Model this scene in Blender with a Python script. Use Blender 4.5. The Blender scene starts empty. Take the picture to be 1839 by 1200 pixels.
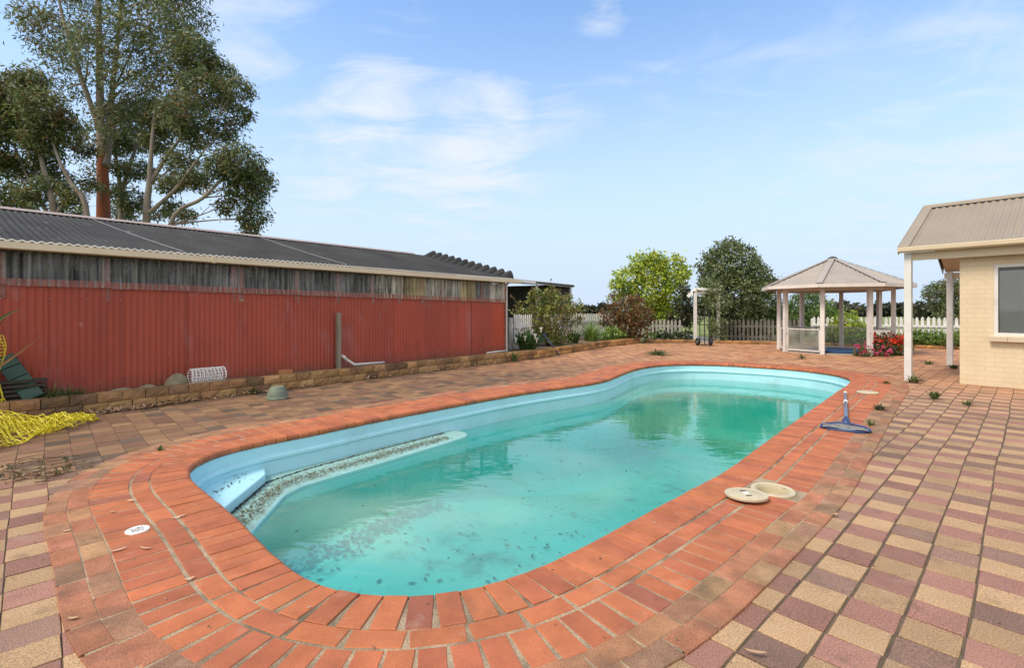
import bpy, math, random
import numpy as np
from mathutils import Vector, Matrix

random.seed(7)
rng = np.random.default_rng(7)
sc = bpy.context.scene
COL = sc.collection

# ------------------------------------------------------------------ camera
CAM_H = 1.345
F = 895.0            # focal length in pixels of the 1839 px wide photograph
CX, HY = 919.5, 558.0
cam = bpy.data.cameras.new('camera')
cam.sensor_width = 36.0
cam.lens = F / 1839.0 * 36.0
cam.shift_y = -(600.0 - HY) / 1839.0
cam.clip_start = 0.05
cam.clip_end = 3000.0
cam_o = bpy.data.objects.new('camera', cam)
cam_o.location = (0, 0, CAM_H)
cam_o.rotation_euler = (math.radians(90), 0, 0)
COL.objects.link(cam_o)
sc.camera = cam_o

# ------------------------------------------------------------------ light
SUN_ELEV = math.radians(52)
SUN_AZ = math.radians(238)        # clockwise from +Y: behind and left of the camera
sdir = Vector((math.sin(SUN_AZ) * math.cos(SUN_ELEV), math.cos(SUN_AZ) * math.cos(SUN_ELEV), math.sin(SUN_ELEV)))
sun = bpy.data.lights.new('sun', 'SUN')
sun.energy = 1.9
sun.angle = math.radians(16)
sun.color = (1.0, 0.90, 0.76)
sun_o = bpy.data.objects.new('sun', sun)
sun_o.rotation_euler = sdir.to_track_quat('Z', 'Y').to_euler()
sun_o.location = (0, 0, 30)
COL.objects.link(sun_o)

world = bpy.data.worlds.new('World')
sc.world = world
world.use_nodes = True
wt = world.node_tree
wt.nodes.clear()
wout = wt.nodes.new('ShaderNodeOutputWorld')
bg = wt.nodes.new('ShaderNodeBackground')
bg.inputs['Strength'].default_value = 0.13
sky = wt.nodes.new('ShaderNodeTexSky')
sky.sky_type = 'NISHITA'
sky.sun_disc = False
sky.sun_elevation = SUN_ELEV
sky.sun_rotation = SUN_AZ
sky.altitude = 50
sky.air_density = 1.0
sky.dust_density = 1.0
sky.ozone_density = 1.0


def wn(t, **kw):
    n = wt.nodes.new(t)
    for k, v in kw.items():
        setattr(n, k, v)
    return n


def wmath(op, a, b=None, clamp=False):
    n = wn('ShaderNodeMath', operation=op)
    n.use_clamp = clamp
    for i, v in enumerate((a, b)):
        if v is None:
            continue
        if isinstance(v, (int, float)):
            n.inputs[i].default_value = v
        else:
            wt.links.new(v, n.inputs[i])
    return n.outputs[0]


tc = wn('ShaderNodeTexCoord')
sep = wn('ShaderNodeSeparateXYZ')
wt.links.new(tc.outputs['Generated'], sep.inputs[0])
# clouds on a high flat layer: direction divided by its height
zz = wmath('ADD', wmath('MAXIMUM', sep.outputs['Z'], 0.0), 0.12)
comb = wn('ShaderNodeCombineXYZ')
wt.links.new(wmath('DIVIDE', sep.outputs['X'], zz), comb.inputs[0])
wt.links.new(wmath('DIVIDE', sep.outputs['Y'], zz), comb.inputs[1])
mp = wn('ShaderNodeMapping')
mp.inputs['Rotation'].default_value = (0, 0, 0.5)
mp.inputs['Scale'].default_value = (0.9, 1.5, 1)
mp.inputs['Location'].default_value = (3.1, 1.7, 0)
wt.links.new(comb.outputs[0], mp.inputs[0])
nz = wn('ShaderNodeTexNoise')
nz.inputs['Scale'].default_value = 2.4
nz.inputs['Detail'].default_value = 8
nz.inputs['Roughness'].default_value = 0.58
nz.inputs['Distortion'].default_value = 0.6
wt.links.new(mp.outputs[0], nz.inputs['Vector'])
# where the wisps gather: a few soft lobes of sky directions
lobes = None
CLOUDS = [(690, 190, 0.13, 1.0), (600, 120, 0.09, 0.5), (740, 110, 0.09, 0.5), (905, 185, 0.07, 0.95), (830, 285, 0.14, 1.0), (740, 310, 0.12, .8), (600, 275, 0.12, 0.8), (1000, 200, .10, .6),
          (700, 245, 0.12, .8), (470, 60, 0.12, .6), (410, 5, 0.12, .6), (1090, 12, .05, .7), (1170, 130, .10, .4), (1750, 280, .28, .6), (1350, 90, .16, .35), (500, 340, .10, .35), (1500, 330, .25, .3)]
for (px, py, wd, amt) in CLOUDS:
    v = Vector(((px - CX) / F, 1.0, (HY - py) / F)).normalized()
    dp = wn('ShaderNodeVectorMath', operation='DISTANCE')
    wt.links.new(tc.outputs['Generated'], dp.inputs[0])
    dp.inputs[1].default_value = v
    mr = wn('ShaderNodeMapRange', interpolation_type='SMOOTHSTEP')
    wt.links.new(dp.outputs['Value'], mr.inputs['Value'])
    mr.inputs['From Min'].default_value = wd * 1.9
    mr.inputs['From Max'].default_value = 0.0
    mr.inputs['To Min'].default_value = 0.0
    mr.inputs['To Max'].default_value = amt
    lobes = mr.outputs[0] if lobes is None else wmath('MAXIMUM', lobes, mr.outputs[0])
thr = wmath('SUBTRACT', nz.outputs['Fac'], wmath('SUBTRACT', 0.60, wmath('MULTIPLY', lobes, 0.30)))
wisp = wmath('MULTIPLY', thr, 3.8, clamp=True)
wisp = wmath('MULTIPLY', wisp, wmath('ADD', wmath('MULTIPLY', lobes, 1.1), 0.10), clamp=True)
# a thin milky veil, stronger towards the horizon
veil = wn('ShaderNodeMapRange', interpolation_type='SMOOTHSTEP')
wt.links.new(sep.outputs['Z'], veil.inputs['Value'])
veil.inputs['From Min'].default_value = 0.0
veil.inputs['From Max'].default_value = 0.62
veil.inputs['To Min'].default_value = 1.0
veil.inputs['To Max'].default_value = 0.0
vmix = wn('ShaderNodeMix', data_type='RGBA')
wt.links.new(veil.outputs[0], vmix.inputs['Factor'])
hs = wn('ShaderNodeHueSaturation')
hs.inputs['Saturation'].default_value = 1.13
hs.inputs['Value'].default_value = 1.38
wt.links.new(sky.outputs[0], hs.inputs['Color'])
wt.links.new(hs.outputs[0], vmix.inputs['A'])
vmix.inputs['B'].default_value = (3.0, 3.65, 4.5, 1)
cmix = wn('ShaderNodeMix', data_type='RGBA')
wt.links.new(wisp, cmix.inputs['Factor'])
wt.links.new(vmix.outputs['Result'], cmix.inputs['A'])
cmix.inputs['B'].default_value = (3.75, 4.1, 4.55, 1)
# unseen bright cloud added as soft fill light, overhead and behind the camera
ncl = wn('ShaderNodeTexNoise')
ncl.inputs['Scale'].default_value = 1.3
ncl.inputs['Detail'].default_value = 5
wt.links.new(comb.outputs[0], ncl.inputs['Vector'])
dfill = wn('ShaderNodeVectorMath', operation='DOT_PRODUCT')
wt.links.new(tc.outputs['Generated'], dfill.inputs[0])
dfill.inputs[1].default_value = Vector((-0.15, -0.80, 0.58)).normalized()
mb_ = wn('ShaderNodeMapRange', interpolation_type='SMOOTHSTEP')
wt.links.new(dfill.outputs['Value'], mb_.inputs['Value'])
mb_.inputs['From Min'].default_value = 0.10
mb_.inputs['From Max'].default_value = 0.75
cover = wmath('MULTIPLY', mb_.outputs[0], wmath('ADD', 0.45, wmath('MULTIPLY', ncl.outputs['Fac'], 0.9), clamp=True), clamp=True)
bmix = wn('ShaderNodeMix', data_type='RGBA')
wt.links.new(cover, bmix.inputs['Factor'])
wt.links.new(cmix.outputs['Result'], bmix.inputs['A'])
bmix.inputs['B'].default_value = (6.6, 6.45, 6.1, 1)
wt.links.new(bmix.outputs['Result'], bg.inputs['Color'])
wt.links.new(bg.outputs[0], wout.inputs[0])

sc.view_settings.view_transform = 'Standard'
sc.view_settings.look = 'None'
sc.view_settings.exposure = 0.76
sc.view_settings.gamma = 1.0
sc.cycles.max_bounces = 8
sc.cycles.transparent_max_bounces = 16
sc.cycles.caustics_reflective = False
sc.cycles.caustics_refractive = False
sc.cycles.use_denoising = True


# ------------------------------------------------------------------ helpers
def G(px, py, z=0.0):
    """ground point (height z) seen at a pixel of the photograph"""
    Y = F * (CAM_H - z) / (py - HY)
    return Vector(((px - CX) / F * Y, Y, z))


def at(px, py, Y):
    return Vector(((px - CX) / F * Y, Y, CAM_H + (HY - py) / F * Y))


WORLD = {}


def tag(o, label=None, cat=None, group=None, kind=None):
    if label: o['label'] = label
    if cat: o['category'] = cat
    if group: o['group'] = group
    if kind: o['kind'] = kind
    return o


def thing(name, loc, label, cat, group=None, rz=0.0):
    o = bpy.data.objects.new(name, None)
    o.empty_display_size = 0.1
    o.location = loc
    o.rotation_euler = (0, 0, rz)
    COL.objects.link(o)
    WORLD[o] = Matrix.Translation(Vector(loc)) @ Matrix.Rotation(rz, 4, 'Z')
    return tag(o, label, cat, group)


class MB:
    def __init__(s):
        s.v = []; s.f = []; s.c = []

    def add(s, verts, faces, col=None):
        b = len(s.v)
        s.v += [tuple(p) for p in verts]
        for f in faces:
            s.f.append(tuple(i + b for i in f))
            s.c.append(col)
        return s

    def box(s, c, size, rz=0.0, col=None, ch=0.0, M=None):
        """box centred at c; ch = chamfer of the top edges"""
        x, y, z = (k / 2.0 for k in size)
        R = M if M is not None else Matrix.Rotation(rz, 3, 'Z')
        c = Vector(c)
        if ch > 0:
            P = [(-x, -y, -z), (x, -y, -z), (x, y, -z), (-x, y, -z), (-x, -y, z - ch), (x, -y, z - ch), (x, y, z - ch), (-x, y, z - ch),
                 (-x + ch, -y + ch, z), (x - ch, -y + ch, z), (x - ch, y - ch, z), (-x + ch, y - ch, z)]
            fs = [(3, 2, 1, 0), (0, 1, 5, 4), (1, 2, 6, 5), (2, 3, 7, 6), (3, 0, 4, 7), (4, 5, 9, 8), (5, 6, 10, 9), (6, 7, 11, 10), (7, 4, 8, 11), (8, 9, 10, 11)]
        else:
            P = [(-x, -y, -z), (x, -y, -z), (x, y, -z), (-x, y, -z), (-x, -y, z), (x, -y, z), (x, y, z), (-x, y, z)]
            fs = [(3, 2, 1, 0), (0, 1, 5, 4), (1, 2, 6, 5), (2, 3, 7, 6), (3, 0, 4, 7), (4, 5, 6, 7)]
        return s.add([c + R @ Vector(p) for p in P], fs, col)

    def bar(s, a, b, w, h, up=(0, 0, 1), col=None):
        """rectangular bar from a to b, w wide, h along up"""
        a = Vector(a); b = Vector(b)
        d = (b - a)
        L = d.length
        d = d.normalized()
        u = Vector(up)
        sd = d.cross(u)
        if sd.length < 1e-5: sd = d.cross(Vector((1, 0, 0)))
        sd.normalize()
        u = sd.cross(d).normalized()
        R = Matrix((d, sd, u)).transposed()
        return s.box((a + b) / 2, (L, w, h), M=R, col=col)

    def tube(s, pts, r, n=8, col=None, cap=True):
        pts = [Vector(p) for p in pts]
        rs = r if isinstance(r, (list, tuple)) else [r] * len(pts)
        t0 = (pts[1] - pts[0]).normalized()
        ref = Vector((0, 0, 1)) if abs(t0.z) < 0.9 else Vector((1, 0, 0))
        nrm = t0.cross(ref).normalized()
        V = []
        for i, p in enumerate(pts):
            t = (pts[min(i + 1, len(pts) - 1)] - pts[max(i - 1, 0)]).normalized()
            nrm = (nrm - t * nrm.dot(t))
            if nrm.length < 1e-6: nrm = t.cross(Vector((1, 0, 0)))
            nrm.normalize()
            bn = t.cross(nrm)
            for k in range(n):
                a = 2 * math.pi * k / n
                V.append(p + (nrm * math.cos(a) + bn * math.sin(a)) * rs[i])
        fs = []
        for i in range(len(pts) - 1):
            for k in range(n):
                k2 = (k + 1) % n
                fs.append((i * n + k, i * n + k2, (i + 1) * n + k2, (i + 1) * n + k))
        if cap:
            fs.append(tuple(reversed(range(n))))
            fs.append(tuple((len(pts) - 1) * n + k for k in range(n)))
        return s.add(V, fs, col)

    def lathe(s, c, prof, n=24, col=None, cap0=False, cap1=False):
        c = Vector(c)
        V = []
        for (r, z) in prof:
            for k in range(n):
                a = 2 * math.pi * k / n
                V.append(c + Vector((r * math.cos(a), r * math.sin(a), z)))
        fs = []
        for i in range(len(prof) - 1):
            for k in range(n):
                k2 = (k + 1) % n
                fs.append((i * n + k, i * n + k2, (i + 1) * n + k2, (i + 1) * n + k))
        if cap0: fs.append(tuple(reversed(range(n))))
        if cap1: fs.append(tuple((len(prof) - 1) * n + k for k in range(n)))
        return s.add(V, fs, col)

    def prism(s, poly, z0, z1, col=None):
        n = len(poly)
        V = [(p[0], p[1], z0) for p in poly] + [(p[0], p[1], z1) for p in poly]
        fs = [tuple(reversed(range(n))), tuple(range(n, 2 * n))]
        for i in range(n):
            j = (i + 1) % n
            fs.append((i, j, n + j, n + i))
        return s.add(V, fs, col)

    def sheet(s, rows, col=None, closed=False):
        """grid of points: rows[i][j]"""
        m = len(rows[0])
        V = [p for r in rows for p in r]
        fs = []
        for i in range(len(rows) - 1):
            for j in range(m if closed else m - 1):
                k = (j + 1) % m
                fs.append((i * m + j, i * m + k, (i + 1) * m + k, (i + 1) * m + j))
        return s.add(V, fs, col)

    def build(s, name, mat, parent=None, local=False, smooth=False, origin=None):
        V = s.v
        root = parent
        while root is not None and root.parent is not None:
            root = root.parent
        if root is not None and not local:
            inv = WORLD[root].inverted()
            V = [tuple(inv @ Vector(p)) for p in V]
        off = Vector((0, 0, 0))
        if root is None:
            if origin is None:
                A = np.array(V)
                off = Vector(((A[:, 0].min() + A[:, 0].max()) / 2, (A[:, 1].min() + A[:, 1].max()) / 2, A[:, 2].min()))
            else:
                off = Vector(origin)
            V = [(p[0] - off.x, p[1] - off.y, p[2] - off.z) for p in V]
        me = bpy.data.meshes.new(name)
        me.from_pydata(V, [], s.f)
        if any(c is not None for c in s.c):
            at_ = me.attributes.new('Col', 'FLOAT_COLOR', 'FACE')
            arr = np.ones((len(s.f), 4), dtype=np.float32)
            for i, c in enumerate(s.c):
                if c is not None: arr[i, :3] = c[:3]
            at_.data.foreach_set('color', arr.ravel())
        if mat is not None: me.materials.append(mat)
        if smooth:
            me.shade_smooth()
            if smooth != True: me.set_sharp_from_angle(angle=smooth)
        me.update()
        o = bpy.data.objects.new(name, me)
        COL.objects.link(o)
        if parent is not None: o.parent = parent
        else:
            o.location = off
            WORLD[o] = Matrix.Translation(off)
        return o


SM = math.radians(35)


def npmesh(name, V, Fq, colr, mat, parent=None, origin=None):
    """fast mesh from numpy arrays: V (n,3), Fq (m,k) faces, colr (m,3)"""
    V = np.asarray(V, dtype=np.float32)
    root = parent
    while root is not None and root.parent is not None: root = root.parent
    off = np.zeros(3, dtype=np.float32)
    if root is not None:
        off = np.array(WORLD[root].translation, dtype=np.float32)
    else:
        off = np.array(origin if origin is not None else ((V[:, 0].min() + V[:, 0].max()) / 2, (V[:, 1].min() + V[:, 1].max()) / 2, V[:, 2].min()), dtype=np.float32)
    me = bpy.data.meshes.new(name)
    k = Fq.shape[1]
    me.vertices.add(len(V))
    me.vertices.foreach_set('co', (V - off).ravel())
    me.loops.add(Fq.size)
    me.loops.foreach_set('vertex_index', Fq.astype(np.int32).ravel())
    me.polygons.add(len(Fq))
    me.polygons.foreach_set('loop_start', np.arange(0, Fq.size, k, dtype=np.int32))
    me.update(calc_edges=True)
    a = me.attributes.new('Col', 'FLOAT_COLOR', 'FACE')
    arr = np.ones((len(Fq), 4), dtype=np.float32)
    arr[:, :3] = colr
    a.data.foreach_set('color', arr.ravel())
    me.materials.append(mat)
    o = bpy.data.objects.new(name, me)
    COL.objects.link(o)
    if parent is not None: o.parent = parent
    else:
        o.location = Vector([float(q) for q in off])
        WORLD[o] = Matrix.Translation(o.location)
    return o


# ------------------------------------------------------------------ materials
def mat(name, col=(0.5, 0.5, 0.5), rough=0.6, var=0.15, scale=6.0, bump=0.0, bscale=60.0, attr=False, spec=0.4, metal=0.0,
        stain=None, stain_scale=3.0, stain_amt=0.5, stain_lo=0.52, stain_hi=0.7, stretch=(1, 1, 1), speck=0.0, speck_scale=180.0, trans=0.0):
    m = bpy.data.materials.new(name)
    m.use_nodes = True
    t = m.node_tree
    P = t.nodes['Principled BSDF']
    P.inputs['Roughness'].default_value = rough
    P.inputs['Metallic'].default_value = metal
    P.inputs['Specular IOR Level'].default_value = spec
    L = t.links.new
    geo = t.nodes.new('ShaderNodeTexCoord')
    mpn = t.nodes.new('ShaderNodeMapping')
    mpn.inputs['Scale'].default_value = stretch
    L(geo.outputs['Object'], mpn.inputs[0])
    if attr:
        a = t.nodes.new('ShaderNodeAttribute')
        a.attribute_name = 'Col'
        c = a.outputs['Color']
    else:
        r = t.nodes.new('ShaderNodeRGB')
        r.outputs[0].default_value = (*col, 1)
        c = r.outputs[0]

    def noise(sc_, det=5, rgh=0.55):
        n = t.nodes.new('ShaderNodeTexNoise')
        n.inputs['Scale'].default_value = sc_
        n.inputs['Detail'].default_value = det
        n.inputs['Roughness'].default_value = rgh
        L(mpn.outputs[0], n.inputs['Vector'])
        return n.outputs['Fac']

    def scaled(c, fac, lo, hi, amt):
        mr = t.nodes.new('ShaderNodeMapRange')
        L(fac, mr.inputs['Value'])
        mr.inputs['From Min'].default_value = lo
        mr.inputs['From Max'].default_value = hi
        mr.inputs['To Min'].default_value = 1 - amt
        mr.inputs['To Max'].default_value = 1 + amt
        mx = t.nodes.new('ShaderNodeVectorMath')
        mx.operation = 'SCALE'
        L(c, mx.inputs[0])
        L(mr.outputs[0], mx.inputs['Scale'])
        return mx.outputs[0]
    if var > 0: c = scaled(c, noise(scale), 0.3, 0.7, var)
    if speck > 0: c = scaled(c, noise(speck_scale, 3, 0.7), 0.3, 0.7, speck)
    if stain is not None:
        for st in (stain if isinstance(stain, list) else [(stain, stain_scale, stain_amt, stain_lo, stain_hi)]):
            scol, ssc, samt, slo, shi = st
            mr = t.nodes.new('ShaderNodeMapRange')
            L(noise(ssc, 7, 0.62), mr.inputs['Value'])
            mr.inputs['From Min'].default_value = slo
            mr.inputs['From Max'].default_value = shi
            mr.inputs['To Max'].default_value = samt
            mx = t.nodes.new('ShaderNodeMix')
            mx.data_type = 'RGBA'
            L(mr.outputs[0], mx.inputs['Factor'])
            L(c, mx.inputs['A'])
            mx.inputs['B'].default_value = (*scol, 1)
            c = mx.outputs['Result']
    L(c, P.inputs['Base Color'])
    if bump > 0:
        b = t.nodes.new('ShaderNodeBump')
        b.inputs['Strength'].default_value = bump
        b.inputs['Distance'].default_value = 0.01
        L(noise(bscale, 4, 0.6), b.inputs['Height'])
        L(b.outputs[0], P.inputs['Normal'])
    if trans > 0:
        tr = t.nodes.new('ShaderNodeBsdfTranslucent')
        L(c, tr.inputs[0])
        ms = t.nodes.new('ShaderNodeMixShader')
        ms.inputs[0].default_value = trans
        L(P.outputs[0], ms.inputs[1])
        L(tr.outputs[0], ms.inputs[2])
        L(ms.outputs[0], t.nodes['Material Output'].inputs[0])
    m['c_out'] = 0
    return m


M = {}
M['paver'] = mat('concrete_paver', attr=True, rough=0.85, var=0.10, scale=3.0, speck=0.5, speck_scale=150, bump=0.5, bscale=150, spec=0.25,
                 stain=[((0.085, 0.062, 0.048), 0.9, 0.55, 0.53, 0.74), ((0.12, 0.085, 0.06), 5.0, 0.5, 0.58, 0.72), ((0.48, 0.39, 0.30), 2.3, 0.30, 0.60, 0.78)])
M['brick'] = mat('red_clay_brick', attr=True, rough=0.75, var=0.16, scale=7.0, speck=0.12, speck_scale=140, bump=0.35, bscale=120, spec=0.3,
                 stain=[((0.10, 0.07, 0.055), 2.2, 0.5, 0.58, 0.78), ((0.48, 0.36, 0.27), 6.0, 0.35, 0.60, 0.80)])
M['mortar'] = mat('sandy_mortar', (0.35, 0.262, 0.17), rough=0.95, var=0.25, scale=9, speck=0.35, speck_scale=120, bump=0.8, bscale=90,
                  stain=[((0.10, 0.075, 0.05), 1.7, 0.8, 0.48, 0.62)])
M['jointsand'] = mat('dark_joint_sand', (0.125, 0.09, 0.058), rough=1, var=0.3, scale=7, speck=0.4, bump=0.8, bscale=100)
M['soil'] = mat('dry_garden_soil', (0.17, 0.115, 0.07), rough=1, var=0.35, scale=4, speck=0.4, speck_scale=60, bump=1.0, bscale=25)
M['field'] = mat('paddock_grass', (0.17, 0.20, 0.055), rough=1, var=0.25, scale=0.25, speck=0.3, speck_scale=3)
M['block'] = mat('split_face_block', attr=True, rough=0.95, var=0.25, scale=5, speck=0.3, speck_scale=70, bump=1.0, bscale=35, spec=0.2,
                 stain=[((0.05, 0.042, 0.03), 2.5, 0.75, 0.50, 0.68)])
M['shell'] = mat('blue_gelcoat', (0.40, 0.69, 0.77), rough=0.34, var=0.06, scale=2, spec=0.5,
                 stain=[((0.20, 0.33, 0.28), 1.3, 0.45, 0.55, 0.75), ((0.25, 0.27, 0.20), 9, 0.35, 0.62, 0.75)])
M['white'] = mat('weathered_white_paint', (0.63, 0.61, 0.58), rough=0.6, var=0.06, scale=4, stain=[((0.42, 0.36, 0.30), 5, 0.5, 0.56, 0.75)], bump=0.15, bscale=60)
M['pinkwhite'] = mat('old_pinkish_white_paint', (0.66, 0.60, 0.55), rough=0.65, var=0.07, scale=4, stain=[((0.33, 0.27, 0.23), 6, 0.6, 0.57, 0.75)], bump=0.15, bscale=60)
M['gzpost'] = mat('peeling_white_post_paint', (0.68, 0.64, 0.60), rough=0.65, var=0.06, scale=4, stain=[((0.36, 0.30, 0.26), 7, 0.6, 0.60, 0.72)], bump=0.15, bscale=60)
M['picket'] = mat('white_picket_paint', (0.66, 0.65, 0.63), rough=0.7, var=0.08, scale=3, stain=[((0.36, 0.34, 0.31), 4, 0.55, 0.5, 0.7)])
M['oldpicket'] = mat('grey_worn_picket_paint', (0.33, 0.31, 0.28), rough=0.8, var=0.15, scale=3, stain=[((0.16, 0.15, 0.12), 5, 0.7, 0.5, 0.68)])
M['cream'] = mat('cream_guttering', (0.60, 0.49, 0.34), rough=0.5, var=0.06, scale=2, stain=[((0.36, 0.28, 0.19), 3, 0.35, 0.55, 0.75)])
M['darkpicket'] = mat('tree_shade_picket_paint', (0.17, 0.155, 0.135), rough=0.85, var=0.2, scale=3, stain=[((0.07, 0.06, 0.05), 5, 0.7, 0.5, 0.66)])  # darker copy of the picket paint, tree shade painted into its colour
M['darkwood'] = mat('dark_timber', (0.05, 0.04, 0.032), rough=0.9, var=0.2)
M['redpaint'] = mat('flaking_red_timber', (0.26, 0.10, 0.08), rough=0.8, var=0.25, scale=8, stain=[((0.36, 0.28, 0.22), 9, 0.6, 0.52, 0.62)])
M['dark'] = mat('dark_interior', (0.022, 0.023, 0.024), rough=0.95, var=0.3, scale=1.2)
M['trunk_grey'] = mat('smooth_grey_bark', (0.24, 0.20, 0.175), rough=0.9, var=0.2, scale=2, stretch=(1, 1, 0.25), stain=[((0.12, 0.075, 0.05), 2.5, 0.7, 0.48, 0.66)], bump=0.5, bscale=15)
M['trunk_red'] = mat('red_brown_bark', (0.24, 0.075, 0.035), rough=0.9, var=0.3, scale=3, stretch=(1, 1, 0.2), stain=[((0.09, 0.045, 0.03), 2.5, 0.8, 0.46, 0.62)], bump=0.8, bscale=12)
M['bark'] = mat('brown_bark', (0.12, 0.075, 0.05), rough=0.95, var=0.3, scale=5, bump=0.6, bscale=20)
M['leaf'] = mat('leaf', attr=True, rough=0.45, var=0.0, spec=0.5, trans=0.36)
M['petal'] = mat('petal', attr=True, rough=0.6, var=0.0, spec=0.2, trans=0.3)
M['dryleaf'] = mat('dry_leaf', attr=True, rough=0.9, var=0.1, spec=0.2)
M['lid'] = mat('aged_cream_plastic', (0.50, 0.43, 0.29), rough=0.55, var=0.08, scale=14, stain=[((0.36, 0.31, 0.22), 20, 0.4, 0.5, 0.7)])
M['whiteplastic'] = mat('white_plastic', (0.78, 0.78, 0.76), rough=0.45, var=0.05, scale=10)
M['black'] = mat('black_rubber', (0.02, 0.02, 0.021), rough=0.6, var=0.1)
M['blue'] = mat('navy_blue_plastic', (0.022, 0.05, 0.15), rough=0.4, var=0.15, scale=12)
M['alu'] = mat('blue_grey_pole', (0.17, 0.22, 0.31), rough=0.35, var=0.08, metal=0.3)
M['netcloth'] = mat('grey_net_cloth', (0.17, 0.17, 0.17), rough=0.9, var=0.3, scale=20)
M['yellow'] = mat('yellow_barrier_plastic', (0.72, 0.62, 0.03), rough=0.45, var=0.1, scale=8, trans=0.2)
M['darkgreen'] = mat('dark_green_plastic', (0.018, 0.055, 0.042), rough=0.5, var=0.15, scale=5)
M['pot'] = mat('sage_green_plastic', (0.16, 0.19, 0.145), rough=0.6, var=0.12, scale=12)
M['stone'] = mat('field_stone', (0.24, 0.20, 0.13), rough=0.95, var=0.25, scale=6, bump=0.8, bscale=18)
M['timber'] = mat('grey_weathered_timber', (0.25, 0.21, 0.16), rough=0.95, var=0.3, scale=4, stretch=(4, 4, 0.4), stain=[((0.13, 0.13, 0.06), 2, 0.5, 0.5, 0.66)])
M['pvc'] = mat('white_pvc_pipe', (0.55, 0.53, 0.50), rough=0.45, var=0.08, scale=8)
M['colorbond'] = mat('taupe_roof_steel', (0.29, 0.24, 0.18), rough=0.5, var=0.06, scale=1.5, spec=0.4, stain=[((0.26, 0.22, 0.18), 2, 0.35, 0.5, 0.75)])
M['gzroof'] = mat('greyed_taupe_roof_steel', (0.345, 0.30, 0.262), rough=0.5, var=0.07, scale=1.5, spec=0.4, stain=[((0.22, 0.19, 0.165), 2, 0.4, 0.5, 0.75)])
M['colordark'] = mat('dark_steel_cap', (0.07, 0.065, 0.06), rough=0.6, var=0.1)
M['soffit'] = mat('cream_soffit', (0.60, 0.50, 0.36), rough=0.7, var=0.05, scale=2)
M['spa'] = mat('blue_vinyl_cover', (0.02, 0.06, 0.16), rough=0.55, var=0.2, scale=5)
M['concrete'] = mat('pale_concrete', (0.42, 0.36, 0.30), rough=0.95, var=0.15, scale=3, speck=0.2)
M['terracotta'] = mat('terracotta', (0.30, 0.09, 0.05), rough=0.8, var=0.2)
M['steel'] = mat('galvanised_steel', (0.40, 0.41, 0.42), rough=0.5, var=0.15, scale=5, metal=0.4)
M['blind'] = mat('grey_blind', (0.66, 0.66, 0.65), rough=0.7, var=0.03)


def shed_bark():
    m = mat('shedding_gum_bark', (0.24, 0.075, 0.035), rough=0.9, var=0.3, scale=3, stretch=(1, 1, 0.2), stain=[((0.09, 0.045, 0.03), 2.5, 0.8, 0.46, 0.62)], bump=0.8, bscale=12)
    t = m.node_tree; N = t.nodes; L = t.links.new
    P = N['Principled BSDF']
    old = P.inputs['Base Color'].links[0].from_socket
    tcx = N.new('ShaderNodeTexCoord'); sp_ = N.new('ShaderNodeSeparateXYZ'); L(tcx.outputs['Object'], sp_.inputs[0])
    n = N.new('ShaderNodeTexNoise'); n.inputs['Scale'].default_value = 1.6; n.inputs['Detail'].default_value = 5; L(tcx.outputs['Object'], n.inputs['Vector'])
    a = N.new('ShaderNodeMath'); a.operation = 'MULTIPLY_ADD'; L(n.outputs['Fac'], a.inputs[0]); a.inputs[1].default_value = 6.0; L(sp_.outputs[2], a.inputs[2])
    mr = N.new('ShaderNodeMapRange'); L(a.outputs[0], mr.inputs['Value']); mr.inputs['From Min'].default_value = 11.4; mr.inputs['From Max'].default_value = 12.0
    mx = N.new('ShaderNodeMix'); mx.data_type = 'RGBA'; L(mr.outputs[0], mx.inputs['Factor']); L(old, mx.inputs['A']); mx.inputs['B'].default_value = (0.25, 0.19, 0.155, 1)
    L(mx.outputs['Result'], P.inputs['Base Color'])
    return m


M['trunk_red'] = shed_bark()


def nodes_of(m):
    return m.node_tree, m.node_tree.nodes, m.node_tree.links.new


def clear_glass(name, tint, dirt, amount):
    m = bpy.data.materials.new(name)
    m.use_nodes = True
    t, N, L = nodes_of(m)
    N.clear()
    out = N.new('ShaderNodeOutputMaterial')
    tr = N.new('ShaderNodeBsdfTransparent'); tr.inputs[0].default_value = (*tint, 1)
    gl = N.new('ShaderNodeBsdfGlossy'); gl.inputs['Roughness'].default_value = 0.03
    df = N.new('ShaderNodeBsdfDiffuse'); df.inputs[0].default_value = (*dirt, 1)
    fr = N.new('ShaderNodeFresnel'); fr.inputs[0].default_value = 1.5
    tcx = N.new('ShaderNodeTexCoord')
    n = N.new('ShaderNodeTexNoise'); n.inputs['Scale'].default_value = 3.0; n.inputs['Detail'].default_value = 6
    L(tcx.outputs['Object'], n.inputs['Vector'])
    mr = N.new('ShaderNodeMapRange'); mr.inputs['From Min'].default_value = 0.35; mr.inputs['From Max'].default_value = 0.7
    mr.inputs['To Min'].default_value = amount * 0.5; mr.inputs['To Max'].default_value = amount * 1.5
    L(n.outputs['Fac'], mr.inputs['Value'])
    a = N.new('ShaderNodeMixShader'); L(mr.outputs[0], a.inputs[0]); L(tr.outputs[0], a.inputs[1]); L(df.outputs[0], a.inputs[2])
    b = N.new('ShaderNodeMixShader'); L(fr.outputs[0], b.inputs[0]); L(a.outputs[0], b.inputs[1]); L(gl.outputs[0], b.inputs[2])
    L(b.outputs[0], out.inputs[0])
    return m


M['dirtyglass'] = clear_glass('dusty_glass', (0.90, 0.94, 0.91), (0.50, 0.50, 0.44), 0.22)
M['glass'] = clear_glass('window_glass', (0.92, 0.94, 0.94), (0.3, 0.3, 0.3), 0.05)


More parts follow.
